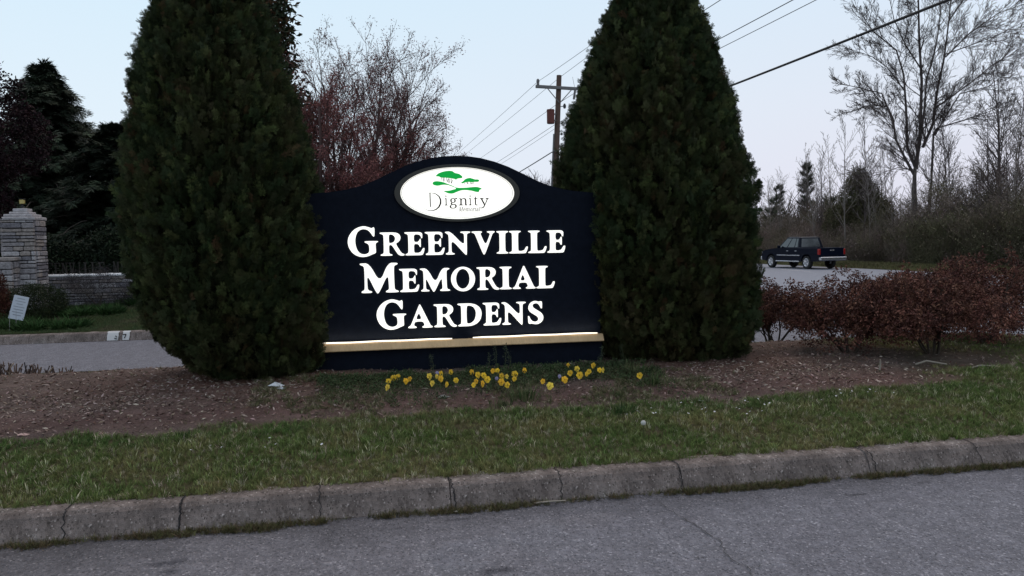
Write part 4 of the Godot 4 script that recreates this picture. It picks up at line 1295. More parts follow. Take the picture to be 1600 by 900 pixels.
# ---- woods across the highway ----
func build_woods() -> void:
	# the great bare tree, its main limbs laid out one by one
	var big := thing("bare_tree", "great leafless many-limbed tree towering over the woods across the highway", "tree", Vector3(40, -0.35, -51), deg_to_rad(-38), "")
	var limbs := [
		[[[600, 860], [598, 780], [595, 700], [596, 640], [600, 600]], 0.44],
		[[[594, 640], [565, 580], [530, 500], [520, 420], [500, 370], [440, 355], [370, 372]], 0.17],
		[[[528, 470], [505, 390], [480, 320], [400, 285], [345, 262]], 0.12],
		[[[600, 620], [570, 540], [565, 400], [555, 270], [530, 180], [450, 100], [420, 50]], 0.17],
		[[[600, 620], [612, 480], [615, 300], [605, 150], [600, 0], [590, -110]], 0.22],
		[[[608, 560], [625, 400], [630, 300], [660, 180], [672, 60], [650, -60]], 0.13],
		[[[622, 540], [655, 450], [665, 340], [690, 200], [705, 50], [715, -90]], 0.18],
		[[[660, 400], [700, 370], [780, 310], [850, 250], [890, 230]], 0.10],
		[[[640, 860], [650, 700], [655, 500], [665, 480], [750, 460], [820, 440]], 0.16],
		[[[660, 500], [690, 440], [740, 350], [830, 330], [880, 290]], 0.10],
		[[[590, 620], [540, 612], [460, 640], [430, 650]], 0.06],
		[[[690, 220], [760, 150], [850, 90], [930, 70]], 0.09],
		[[[690, 210], [770, 190], [850, 170], [900, 150]], 0.07],
		[[[610, 250], [560, 160], [520, 60], [500, -40]], 0.09],
		[[[700, 90], [760, 0], [800, -60]], 0.08],
		[[[560, 330], [500, 240], [450, 200], [380, 170]], 0.08]]
	var mb := MB.new()
	var tips := []
	var cfg := {"kids": [6, 5, 3], "wander": 0.10, "up": 0.05, "ratio": 0.50, "angle": 0.58, "thin": 0.011, "bare": 0.15, "taper": 0.35}
	for l in limbs:
		var pts := PackedVector3Array()
		var rad := PackedFloat32Array()
		var cnt: int = l[0].size()
		var zz := 0.0
		var drift: float = rng.randf_range(-0.7, 0.7) if l[1] < 0.2 else 0.0
		for k in cnt:
			var px: float = 1180.0 + l[0][k][0] / 2.369
			var py: float = l[0][k][1] / 2.369
			pts.append(Vector3((px - 1431.0) * 0.0462, (415.0 - py) * 0.0462 - 0.3, zz))
			zz += drift
			rad.append(l[1] * 0.62 * (1.0 - 0.72 * k / (cnt - 1.0)))
		mb.tube(pts, rad, 7)
		if l[1] > 0.3: continue
		for k in range(1, cnt):
			var d := (pts[k] - pts[k - 1]).normalized()
			var kids := 5 if k < cnt - 1 else 6
			for _q in kids:
				var t := rng.randf()
				var p := pts[k - 1].lerp(pts[k], t)
				if p.y < 5.0: continue
				var nd := d.rotated(d.cross(rv()).normalized(), rng.randf_range(0.4, 0.95))
				if k == cnt - 1 and _q == 0:
					nd = d
					p = pts[k]
				branch(mb, p, nd, rng.randf_range(1.1, 2.7) * (0.75 + 0.35 * clampf(p.y / 14.0, 0.0, 1.0)) * (0.6 if p.x < -3.0 else 1.0), maxf(rad[k] * 0.42, 0.022), 0, cfg, tips)
	part(big, "branches", mb.mesh(), M.twig)
	# slim bare trees: six shapes, each stood in several places
	var protos := []
	for k in 6:
		var h := 6.5 + k * 0.9
		protos.append(bare_tree("sapling", "x", "tree", Vector3.ZERO, 0.0, "slim bare trees in the woods across the highway", [[Vector3.ZERO, Vector3(rng.randf_range(-0.06, 0.06), 1, rng.randf_range(-0.06, 0.06)), h, 0.036 + 0.006 * k]], {"kids": [30, 6, 4], "wander": 0.045, "up": 0.03, "ratio": 0.21, "angle": 0.6, "thin": 0.012, "bare": 0.25, "taper": 0.2}, M.pale_bark if k % 2 == 0 else M.twig)[0])
	var spots := [[36, -51, 3, 1.18, "tall pale-trunked slim bare tree in front of the rounded evergreen"], [37, -56.3, 2, 1.1, "pale-trunked slim bare tree left of the rounded evergreen"], [36, -46, 0, 0.9, ""], [35.5, -60, 0, 0.8, "short pale-trunked bare tree behind the pickup truck's cab"], [42, -45.2, 5, 1.25, "tall straight bare tree right of the great bare tree"], [36, -62.5, 2, 0.85, ""], [38.5, -64, 1, 1, ""], [37, -58, 5, 0.75, ""], [40, -62, 4, 0.9, ""], [41, -67, 3, 0.8, ""], [43, -75, 5, 0.75, ""], [41, -72, 2, 0.8, ""], [45, -80, 4, 0.8, ""], [40, -78, 1, 0.85, ""], [37.5, -53.5, 1, 1.0, ""], [39, -48.5, 3, 0.85, ""], [37, -43.5, 1, 1.1, ""], [39.5, -43.2, 3, 1.05, ""], [41.5, -41.5, 5, 0.95, ""], [38.2, -40.5, 1, 1.2, ""], [43.5, -43.5, 3, 1.1, ""], [44, -48, 5, 1.0, ""], [42.5, -58, 4, 0.95, ""], [46, -62, 5, 0.9, ""], [35.2, -48.7, 0, 0.85, ""], [34.8, -44.8, 2, 0.7, ""], [36.5, -70, 0, 0.9, ""], [44, -54, 3, 1.15, ""], [35.8, -38, 4, 0.9, ""], [37.5, -36, 2, 1.1, ""], [46, -90, 5, 0.8, ""], [48, -100, 4, 0.9, ""], [42, -95, 3, 0.8, ""], [40.5, -43.8, 5, 1.15, ""], [42.5, -42.8, 4, 1.2, ""], [45.5, -46, 5, 1.2, ""], [39.2, -41.2, 5, 1.0, ""], [41.2, -38.6, 3, 1.2, ""], [43.8, -40.6, 4, 1.25, ""], [38.8, -46.2, 1, 1.05, ""], [36.8, -41.6, 1, 0.9, ""], [40, -36.8, 5, 1.1, ""], [38, -34.6, 1, 1.2, ""], [46.5, -50.5, 5, 1.15, ""], [43, -52, 1, 1.2, ""], [41.6, -49.5, 5, 0.95, ""], [38.4, -60.4, 1, 1.0, ""], [40.4, -65, 3, 0.9, ""], [37.6, -67, 4, 0.7, ""], [38.6, -75, 1, 0.8, ""], [36.2, -56.8, 1, 0.7, ""], [34.4, -68.5, 4, 0.55, "pale thin trunk just left of the pickup truck's bonnet"], [34.5, -54.6, 2, 1.0, "pale thin trunk behind the pickup truck's tailgate"], [34.7, -51.1, 4, 1.0, "pale thin trunk left of the tallest pale-trunked one"], [34.5, -48.4, 0, 1.2, "pale thin trunk in front of the rounded evergreen's right side"], [34.8, -46.3, 2, 0.9, "pale thin trunk between the rounded evergreen and the great bare tree"]]
	for k in spots.size():
		var s: Array = spots[k]
		var o: Node3D = protos[s[2]]
		if o.position != Vector3.ZERO:
			o = o.duplicate()
			o.name = numbered("sapling")
			add_child(o, true)
		o.position = Vector3(s[0], -0.4, s[1])
		o.rotation.y = k * 1.7
		o.scale = Vector3.ONE * s[3] * 1.0
		var where := "slim bare tree in the far woods left of the rounded evergreen"
		if s[1] > -58: where = "slim bare tree in the woods around the great bare tree"
		if s[1] > -46: where = "slim bare tree in the woods at the picture's right edge"
		o.set_meta("label", s[4] if s[4] else where)
		o.set_meta("group", where.replace("tree in", "trees in"))
	for p in protos:
		if p.position == Vector3.ZERO: p.queue_free()
	# crooked darker trees at the right edge
	for q in [[38.5, -42.4, "dark crooked bare tree right of the great bare tree", 5.0], [40.5, -40.2, "dark crooked bare tree at the picture's right edge", 5.6], [37.2, -39.8, "low forked bare tree leaning at the right edge of the woods", 4.2]]:
		bare_tree("crooked_tree", q[2], "tree", Vector3(q[0], -0.4, q[1]), 0.0, "", [[Vector3.ZERO, Vector3(0.2, 1, -0.1), q[3], 0.17], [Vector3.ZERO, Vector3(-0.35, 1, 0.2), q[3] * 0.9, 0.13], [Vector3(0, 0.3, 0), Vector3(0.7, 0.8, 0.1), q[3] * 0.7, 0.1]],
			{"kids": [8, 6, 4], "wander": 0.24, "up": 0.05, "ratio": 0.5, "angle": 0.75, "thin": 0.014, "bare": 0.3, "taper": 0.35}, M.twig)
	# a pale forked stem at the edge of the thicket
	bare_tree("forked_sapling", "pale forked dead stem standing against the dark thicket", "tree", Vector3(34.6, -0.3, -39.3), 0.0, "", [[Vector3.ZERO, Vector3(-0.2, 1, 0.1), 2.4, 0.045], [Vector3(-0.12, 0.8, 0.05), Vector3(-0.75, 1, 0.2), 1.5, 0.03]], {"kids": [5], "wander": 0.06, "up": 0.0, "ratio": 0.3, "angle": 0.6, "thin": 0.01, "taper": 0.3}, plain(0.26, 0.24, 0.22))
	# pines and the rounded evergreen
	for q in [[44, -71.5, 9.3, 1.5, 0.45, "tall thin-crowned pine standing clear above the woods behind the truck"], [40, -70.2, 7.0, 1.9, 0.1, "dark young pine just right of the right arborvitae"], [39, -74, 6.0, 2.0, 0.05, "lowest dark pine half hidden by the right arborvitae"], [43, -66, 5.6, 1.6, 0.15, "small pine between the tall pine and the rounded evergreen"]]:
		var t := thing("pine_tree", q[5], "tree", Vector3(q[0], -0.35, q[1]))
		var tr := MB.new()
		tr.tube(PackedVector3Array([Vector3.ZERO, Vector3(0.1, q[2] * 0.5, 0), Vector3(0, q[2], 0)]), PackedFloat32Array([0.14, 0.1, 0.03]), 6)
		var xf := []
		var cs := PackedColorArray()
		for k in 95:
			var f := rng.randf_range(q[4], 1.0)
			var a := rng.randf() * TAU
			var len: float = q[3] * (1.05 - 0.75 * f) * rng.randf_range(0.5, 1.1)
			var p0 := Vector3(0, q[2] * f * 0.97, 0)
			var p1 := p0 + Vector3(cos(a), rng.randf_range(0.15, 0.55), sin(a)).normalized() * len
			tr.rod(p0, p1, 0.025, 3, 0.01)
			for j in 5:
				xf.append(frame((p1 - p0) + Vector3.UP * 0.5, rv(), rng.randf_range(0.22, 0.38), p0.lerp(p1, rng.randf_range(0.45, 1.05)) + rv() * 0.12))
				cs.append(vary(Color(0.035, 0.046, 0.026), 0.4))
		part(t, "trunk", tr.mesh(), M.bark)
		scatter(t, "crown", needle_mesh(34, 6), M.leaf, xf, cs)
	var round_blobs := [[Vector3(0, 2.4, 0), Vector3(2.4, 2.5, 2.2)], [Vector3(0.1, 4.6, 0), Vector3(1.6, 1.9, 1.5)], [Vector3(-0.2, 6.1, 0), Vector3(0.7, 1.1, 0.7)], [Vector3(1.4, 3.6, 0), Vector3(1.3, 1.6, 1.2)], [Vector3(-1.5, 3.0, 0), Vector3(1.2, 1.6, 1.2)]]
	leafy_tree("cedar_tree", "broad olive-green rounded evergreen in the middle of the woods", Vector3(38, -0.35, -54.5), round_blobs, [[[Vector3.ZERO, Vector3(0, 6.5, 0)], 0.16]], leaf_mesh(16, 0.8, 0.2, 101), 300, Vector2(0.16, 0.3), [Color(0.085, 0.080, 0.042), Color(0.068, 0.066, 0.036), Color(0.10, 0.088, 0.05)])
	# undergrowth: a mass nobody could count
	var brush := twig_mesh(40, 9, 1)
	for layer in [["undergrowth", 33.4, 44.0, -95.0, -28.0, 4600, [Color(0.165, 0.130, 0.114), Color(0.135, 0.112, 0.088), Color(0.11, 0.10, 0.062), Color(0.19, 0.148, 0.132)], 0.75], ["olive_thicket", 33.2, 36.0, -43.0, -28.0, 800, [Color(0.115, 0.108, 0.066), Color(0.10, 0.095, 0.058), Color(0.13, 0.112, 0.08)], 0.8]]:
		var xf := []
		var cs := PackedColorArray()
		for _k in layer[5]:
			var x: float = layer[1] + (layer[2] - layer[1]) * pow(rng.randf(), 1.3)
			var z: float = rng.randf_range(layer[3], layer[4])
			var back: float = (x - layer[1]) / 11.0
			var top := 1.3 + 3.4 * back + 1.3 * n2(x, z, 0.12) + 0.9 * n2(x, z, 0.4)
			if layer[0] == "olive_thicket": top = 2.4 + 1.3 * n2(x, z, 0.25)
			elif z > -52: top += 3.4 * smoothstep(-52, -42, z) * (0.35 + back)
			var y := -0.2 + pow(rng.randf(), 1.25) * maxf(top, 0.6) * rng.randf_range(0.8, 1.25)
			var sc: float = rng.randf_range(0.6, 1.05) * layer[7]
			xf.append(frame(Vector3.UP + rv() * 0.35, rv(), sc, Vector3(x, y + sc * 0.6, z)))
			cs.append(vary(layer[6][rng.randi() % layer[6].size()], 0.3))
		var o := scatter(self, layer[0], brush, M.dry, xf, cs)
		tag(o, "grey-brown leafless undergrowth filling the woods' floor across the highway" if layer[0] == "undergrowth" else "olive-green thicket along the verge at the right edge", "undergrowth" if layer[0] == "undergrowth" else "thicket")
	# distant bare wood closing the horizon
	var dxf := []
	var dcs := PackedColorArray()
	for _k in 1400:
		var a := rng.randf_range(-70.0, 75.0)
		var dist := rng.randf_range(125, 170)
		if a > 24: dist = rng.randf_range(105, 140)
		var p := Vector3(sin(deg_to_rad(a)) * dist, 0, -cos(deg_to_rad(a)) * dist)
		if p.x > 4 and p.x < 33: p.z = -rng.randf_range(190, 230)
		var sc := rng.randf_range(3.0, 5.5)
		if _k > 900:
			# a wooded rise beside the highway's far bend
			var rx := rng.randf_range(-1, 1)
			p = Vector3(21.5 + rx * 4.5, rng.randf_range(-0.5, 7.4) * (1.0 - rx * rx * 0.6), rng.randf_range(-95, -86))
			sc = rng.randf_range(0.9, 1.6)
		dxf.append(frame(Vector3.UP + rv() * 0.1, rv(), sc, p + Vector3(0, sc * rng.randf_range(0.4, 0.9), 0)))
		dcs.append(vary(Color(0.075, 0.062, 0.056), 0.25))
	tag(scatter(self, "far_woods", twig_mesh(34, 10, 0), M.dry, dxf, dcs), "bare brown woods far off along the horizon", "woods")
	for q in [[19.0, -80.5, 5.6, "hazy bare-crowned tree showing just over the sign's right shoulder"], [20.8, -82, 5.0, "far bare tree beside the right arborvitae, over the sign's shoulder"]]:
		bare_tree("distant_tree", q[3], "tree", Vector3(q[0], -0.3, q[1]), 0.0, "", [[Vector3.ZERO, Vector3(0.05, 1, 0), q[2] * 1.25, 0.2], [Vector3.ZERO, Vector3(-0.35, 1, 0.1), q[2] * 1.1, 0.15], [Vector3.ZERO, Vector3(0.4, 1, -0.1), q[2] * 1.1, 0.15], [Vector3(0, 0.5, 0), Vector3(0.0, 1, 0.4), q[2] * 0.8, 0.13]], {"kids": [9, 6, 5], "wander": 0.16, "up": 0.05, "ratio": 0.48, "angle": 0.6, "thin": 0.02, "bare": 0.35, "taper": 0.35}, M.twig)

# ---- the pickup ----
func build_truck() -> void:
	var t := thing("pickup_truck", "dark blue pickup truck passing on the highway behind the burgundy hedge", "truck", Vector3(27.0, -0.247, -42.5), deg_to_rad(6.0))
	var fwd := Transform3D(Basis(Vector3(0, 0, -1), Vector3.UP, Vector3.RIGHT), Vector3.ZERO)
	var paint := plain(0.004, 0.006, 0.014, 0.3, 0.18)
	paint.clearcoat_enabled = true
	paint.clearcoat = 0.12
	paint.clearcoat_roughness = 0.08
	var chrome := plain(0.55, 0.55, 0.57, 0.25, 0.5, 0.9)
	var glass := plain(0.012, 0.016, 0.02, 0.05, 0.9)
	var outline := [Vector2(-1.12, 0.50), Vector2(-0.56, 0.46)]
	for k in 9:
		var a := PI - PI * k / 8.0
		outline.append(Vector2(cos(a) * 0.47, 0.44 + sin(a) * 0.46))
	outline.append_array([Vector2(0.6, 0.42), Vector2(2.86, 0.42)])
	for k in 9:
		var a := PI - PI * k / 8.0
		outline.append(Vector2(3.42 + cos(a) * 0.47, 0.44 + sin(a) * 0.46))
	outline.append_array([Vector2(4.1, 0.46), Vector2(4.34, 0.52), Vector2(4.38, 0.82), Vector2(4.30, 1.02), Vector2(4.0, 1.12), Vector2(3.3, 1.20), Vector2(2.72, 1.24), Vector2(0.72, 1.24), Vector2(0.72, 0.92), Vector2(-1.05, 0.92), Vector2(-1.12, 0.86)])
	var body := MB.new()
	body.plate(PackedVector2Array(outline), -0.90, 0.90)
	part(t, "body", body.mesh(), paint).transform = fwd
	for s in [-1.0, 1.0]:
		var side := MB.new()
		side.box(Vector3(s * 0.885, 1.06, 0.17), Vector3(0.07, 0.40, 1.80), 0.02)
		part(t, "bed_side", side.mesh(), paint)
	var tg := MB.new()
	tg.box(Vector3(0, 1.03, 1.10), Vector3(1.70, 0.46, 0.07), 0.02)
	var gate := part(t, "tailgate", tg.mesh(), paint)
	var gh := MB.new()
	gh.box(Vector3(0.0, 1.10, 1.142), Vector3(0.30, 0.06, 0.012), 0.004)
	part(gate, "handle", gh.mesh(), chrome)
	# cab: narrower towards the roof
	var lo := [[0.72, 1.24], [2.74, 1.24]]
	var hi := [[0.86, 1.86], [1.98, 1.88]]
	var c := MB.new()
	var B := [Vector3(-0.87, lo[0][1], -lo[0][0]), Vector3(0.87, lo[0][1], -lo[0][0]), Vector3(0.87, lo[1][1], -lo[1][0]), Vector3(-0.87, lo[1][1], -lo[1][0])]
	var T := [Vector3(-0.70, hi[0][1], -hi[0][0]), Vector3(0.70, hi[0][1], -hi[0][0]), Vector3(0.70, hi[1][1], -hi[1][0]), Vector3(-0.70, hi[1][1], -hi[1][0])]
	var mid := [T[0] + Vector3(0, 0.05, -0.12) + Vector3(0.06, 0, 0), T[1] + Vector3(-0.06, 0.05, -0.12), T[2] + Vector3(-0.06, 0.03, 0.16), T[3] + Vector3(0.06, 0.03, 0.16)]
	for k in 4:
		var j := (k + 1) % 4
		c.quad(B[k], B[j], T[j], T[k])
		c.quad(T[k], T[j], mid[j], mid[k])
	c.quad(mid[0], mid[1], mid[2], mid[3])
	part(t, "cab", c.mesh(), paint)
	var pane := func(q: Array, called: String) -> void:
		var m := MB.new()
		var nn: Vector3 = (q[1] - q[0]).cross(q[3] - q[0]).normalized() * 0.008
		m.quad(q[0] + nn, q[1] + nn, q[2] + nn, q[3] + nn)
		for k in 4:
			m.quad(q[k], q[(k + 1) % 4], q[(k + 1) % 4] + nn, q[k] + nn)
		part(t, called, m.mesh(), glass)
	var on := func(a: Vector3, b: Vector3, cc: Vector3, d: Vector3, u: float, v: float) -> Vector3:
		return a.lerp(b, u).lerp(d.lerp(cc, u), v)
	for s in [[3, 0], [1, 2]]:
		var a: Vector3 = B[s[0]]; var b: Vector3 = B[s[1]]; var cc: Vector3 = T[s[1]]; var d: Vector3 = T[s[0]]
		for uu in [[0.07, 0.42], [0.47, 0.78], [0.82, 0.94]]:
			var u0: float = uu[0]
			var u1: float = uu[1]
			if s[0] == 1:
				u0 = 1.0 - uu[1]; u1 = 1.0 - uu[0]
			pane.call([on.call(a, b, cc, d, u0, 0.08), on.call(a, b, cc, d, u1, 0.08), on.call(a, b, cc, d, u1, 0.90), on.call(a, b, cc, d, u0, 0.90)], "side_window")
	pane.call([on.call(B[0], B[1], T[1], T[0], 0.1, 0.1), on.call(B[0], B[1], T[1], T[0], 0.9, 0.1), on.call(B[0], B[1], T[1], T[0], 0.9, 0.9), on.call(B[0], B[1], T[1], T[0], 0.1, 0.9)], "rear_window")
	pane.call([on.call(B[2], B[3], T[3], T[2], 0.06, 0.08), on.call(B[2], B[3], T[3], T[2], 0.94, 0.08), on.call(B[2], B[3], T[3], T[2], 0.94, 0.94), on.call(B[2], B[3], T[3], T[2], 0.06, 0.94)], "windscreen")
	for s in [-1.0, 1.0]:
		for z in [0.0, -3.42]:
			var wh := Node3D.new()
			wh.name = "wheel"
			t.add_child(wh, true)
			wh.position = Vector3(s * 0.80, 0.385, z)
			wh.rotation.z = -s * PI / 2
			var ty := MB.new()
			ty.lathe(Vector3.ZERO, PackedVector2Array([Vector2(0.24, -0.12), Vector2(0.35, -0.12), Vector2(0.382, -0.09), Vector2(0.385, 0.09), Vector2(0.35, 0.12), Vector2(0.25, 0.12), Vector2(0.24, 0.10)]), 22)
			part(wh, "tyre", ty.mesh(), plain(0.018, 0.018, 0.018, 0.9))
			var rim := MB.new()
			rim.lathe(Vector3.ZERO, PackedVector2Array([Vector2(0, 0.06), Vector2(0.20, 0.06), Vector2(0.25, 0.11), Vector2(0.23, 0.115), Vector2(0.19, 0.085), Vector2(0.0, 0.085)]), 20)
			for k in 6:
				var a := TAU * k / 6
				rim.rod(Vector3(cos(a) * 0.04, 0.10, sin(a) * 0.04), Vector3(cos(a) * 0.225, 0.105, sin(a) * 0.225), 0.028, 5)
			part(wh, "rim", rim.mesh(), chrome)
		var tl := MB.new()
		tl.box(Vector3(s * 0.86, 1.02, 1.08), Vector3(0.14, 0.34, 0.14), 0.02)
		part(t, "taillight", tl.mesh(), M.tail_red)
		var hl := MB.new()
		hl.box(Vector3(s * 0.72, 0.93, -4.30), Vector3(0.36, 0.16, 0.14), 0.03)
		part(t, "headlight", hl.mesh(), plain(0.6, 0.6, 0.62, 0.1, 0.6))
		var md := MB.new()
		md.box(Vector3(s * 0.91, 0.80, -1.70), Vector3(0.03, 0.05, 2.2), 0.01)
		part(t, "side_moulding", md.mesh(), chrome)
		var rb := MB.new()
		rb.box(Vector3(s * 0.93, 0.44, -1.72), Vector3(0.12, 0.07, 2.25), 0.02)
		part(t, "running_board", rb.mesh(), chrome)
		var mr := MB.new()
		mr.box(Vector3(s * 1.02, 1.32, -2.45), Vector3(0.20, 0.18, 0.10), 0.03)
		part(t, "wing_mirror", mr.mesh(), paint)
		for z in [-0.95, -1.75]:
			var hd := MB.new()
			hd.box(Vector3(s * 0.915, 1.06, z), Vector3(0.03, 0.035, 0.18), 0.008)
			part(t, "door_handle", hd.mesh(), chrome)
	var bm := MB.new()
	bm.box(Vector3(0, 0.62, 1.20), Vector3(1.80, 0.20, 0.20), 0.03)
	part(t, "rear_bumper", bm.mesh(), chrome)
	var fb := MB.new()
	fb.box(Vector3(0, 0.60, -4.42), Vector3(1.80, 0.22, 0.16), 0.03)
	part(t, "front_bumper", fb.mesh(), chrome)

# ---- utility pole and its wires ----
func build_pole() -> void:
	var t := thing("utility_pole", "leaning wooden utility pole with a crossarm and rusty transformer behind the right arborvitae", "pole", Vector3(7.75, -0.2, -31))
	var off := -t.position
	var wood := plain(0.11, 0.072, 0.058, 0.95)
	var grey := plain(0.17, 0.165, 0.165, 0.9)
	var foot := Vector3(7.75, -0.5, -31)
	var top := Vector3(8.19, 8.22, -31)
	var pm := MB.new()
	pm.tube(PackedVector3Array([foot, foot.lerp(top, 0.5), top]), PackedFloat32Array([0.15, 0.125, 0.10]), 12, true)
	part(t, "shaft", pm.mesh(), wood, off)
	var at := func(y: float) -> Vector3: return foot.lerp(top, (y - foot.y) / (top.y - foot.y))
	var a0: Vector3 = at.call(7.70)
	var arm := MB.new()
	arm.box(Vector3.ZERO, Vector3(2.05, 0.12, 0.10), 0.01)
	var am := part(t, "crossarm", arm.mesh(), grey, off + a0 + Vector3(0.05, 0, 0.15))
	am.rotation.z = -0.035
	for s in [-1.0, 1.0]:
		var br := MB.new()
		br.rod(a0 + Vector3(s * 0.52, -0.03, 0.20), a0 + Vector3(s * 0.02, -0.58, 0.13), 0.02, 5)
		part(t, "brace", br.mesh(), grey, off)
		var ins := MB.new()
		ins.lathe(a0 + Vector3(0.05 + s * 0.93, 0.06 - s * 0.03, 0.15), PackedVector2Array([Vector2(0, 0), Vector2(0.05, 0), Vector2(0.06, 0.05), Vector2(0.045, 0.08), Vector2(0.065, 0.12), Vector2(0.06, 0.2), Vector2(0.03, 0.24), Vector2(0, 0.24)]), 10)
		part(t, "insulator", ins.mesh(), grey, off)
	var cans := [[6.58, -0.30, 0.15, 0.56, "transformer", plain(0.13, 0.042, 0.034, 0.7)]]
	for q in cans:
		var cm := MB.new()
		var p: Vector3 = at.call(q[0])
		cm.lathe(p + Vector3(q[1], -0.28, 0.05), PackedVector2Array([Vector2(0, 0), Vector2(0.14, 0), Vector2(0.155, 0.03), Vector2(0.155, 0.5), Vector2(0.165, 0.51), Vector2(0.15, 0.56), Vector2(0, 0.58)]), 14)
		part(t, q[4], cm.mesh(), q[5], off)
		for by in [0.1, -0.15]:
			var st := MB.new()
			st.box(p + Vector3(-0.13, by, 0.05), Vector3(0.14, 0.06, 0.06), 0.005)
			part(t, "bracket", st.mesh(), grey, off)
	for q in [[6.98, 0.26, 0.05, 0.2, "arrester"], [5.88, 0.18, 0.04, 0.10, "clamp"]]:
		var p: Vector3 = at.call(q[0])
		var m := MB.new()
		m.rod(p, p + Vector3(q[1], 0.02, 0.05), 0.015, 5)
		m.lathe(p + Vector3(q[1], -q[3] * 0.4, 0.05), PackedVector2Array([Vector2(0, 0), Vector2(q[2], 0.02), Vector2(q[2] * 1.3, q[3] * 0.6), Vector2(q[2] * 0.6, q[3]), Vector2(0, q[3])]), 8)
		part(t, q[4], m.mesh(), plain(0.06, 0.06, 0.065, 0.5), off)
	var cut := MB.new()
	cut.rod(a0 + Vector3(0.62, -0.1, 0.2), a0 + Vector3(0.56, -0.45, 0.22), 0.045, 7)
	cut.rod(a0 + Vector3(0.62, -0.05, 0.2), a0 + Vector3(0.55, 0.45, 0.1), 0.008, 4)
	part(t, "cutout_switch", cut.mesh(), grey, off)
	var cd := MB.new()
	cd.rod((at.call(0.0) as Vector3) + Vector3(-0.17, 0, 0.02), (at.call(5.9) as Vector3) + Vector3(-0.13, 0, 0.02), 0.035, 7)
	part(t, "conduit", cd.mesh(), grey, off)
	# the next poles along the line, mostly out of sight
	for q in [[6.8, -76.0, "wooden utility pole further along the highway, behind the sign"], [7.9, 7.0, "wooden utility pole beside the drive, behind the viewer"]]:
		var o := thing("utility_pole", q[2], "pole", Vector3(q[0], -0.2, q[1]))
		var m := MB.new()
		m.tube(PackedVector3Array([Vector3(0.1, -0.3, 0), Vector3(0.25, 4, 0), Vector3(0.42, 7.9, 0)]), PackedFloat32Array([0.15, 0.125, 0.10]), 10, true)
		part(o, "shaft", m.mesh(), wood)
		var m2 := MB.new()
		m2.box(Vector3(0.42, 7.35, 0.15), Vector3(2.05, 0.12, 0.10), 0.01)
		part(o, "crossarm", m2.mesh(), grey)
	# wires: [label, start at the pole, sag towards the far pole, sag towards the near pole, radius]
	var wires := [["bare wire from the crossarm's left tip, topmost on the left of the pole", Vector3(7.331, 7.968, -31), 0.108, 0.363, 0.008], ["bare wire running through the very top of the pole", Vector3(8.225, 8.15, -31), 0.049, 0.05, 0.008], ["wire meeting the pole just above the rusty transformer", Vector3(8.08, 7.077, -31), 0.05, 0.013, 0.009], ["wire meeting the pole at the transformer's foot, upper of a close pair", Vector3(8.017, 6.292, -31), 0.18, 0.107, 0.009], ["thin wire just below the transformer, lower of a close pair", Vector3(7.988, 6.114, -31), 0.251, 0.158, 0.007], ["thick black cable, lowest on the pole", Vector3(7.844, 5.173, -31), 0.422, 0.181, 0.022]]
	for w in wires:
		var m := MB.new()
		for far in [true, false]:
			var end: Vector3 = w[1] + (Vector3(-0.93, -0.656, -45) if far else Vector3(0.143, -0.406, 38))
			var pts := PackedVector3Array()
			var rad := PackedFloat32Array()
			for k in 41:
				var f := k / 40.0
				var p: Vector3 = w[1].lerp(end, f)
				p.y -= 4.0 * (w[2] if far else w[3]) * f * (1 - f)
				pts.append(p); rad.append(w[4])
			m.tube(pts, rad, 5)
		tag(part(self, "power_line", m.mesh(), plain(0.035, 0.033, 0.033, 0.7)), w[0], "power line", "lines on the utility pole")

# ---- small plants and litter on the island ----
func pansy(proto: Array, at: Vector3, h: float, size: float, turn: float, label: String, group: String) -> void:
	var t := thing("pansy", label, "flower", at, turn, group)
	var st := MB.new()
	st.tube(PackedVector3Array([Vector3.ZERO, Vector3(0.006, h * 0.6, 0.004), Vector3(0, h, 0.012)]), PackedFloat32Array([0.0022, 0.002, 0.0018]), 4)
	part(t, "stem", st.mesh(), M.stem)
	var hd := part(t, "petals", proto[0], proto[2], Vector3(0, h, 0.012))
	hd.scale = Vector3.ONE * size
	var tilt := rng.randf_range(-0.25, 0.2)
	hd.rotation = Vector3(tilt, 0, rng.randf_range(-0.3, 0.3))
	var ey := part(t, "throat", proto[1], M.throat, Vector3(0, h, 0.012))
	ey.scale = hd.scale
	ey.rotation = hd.rotation

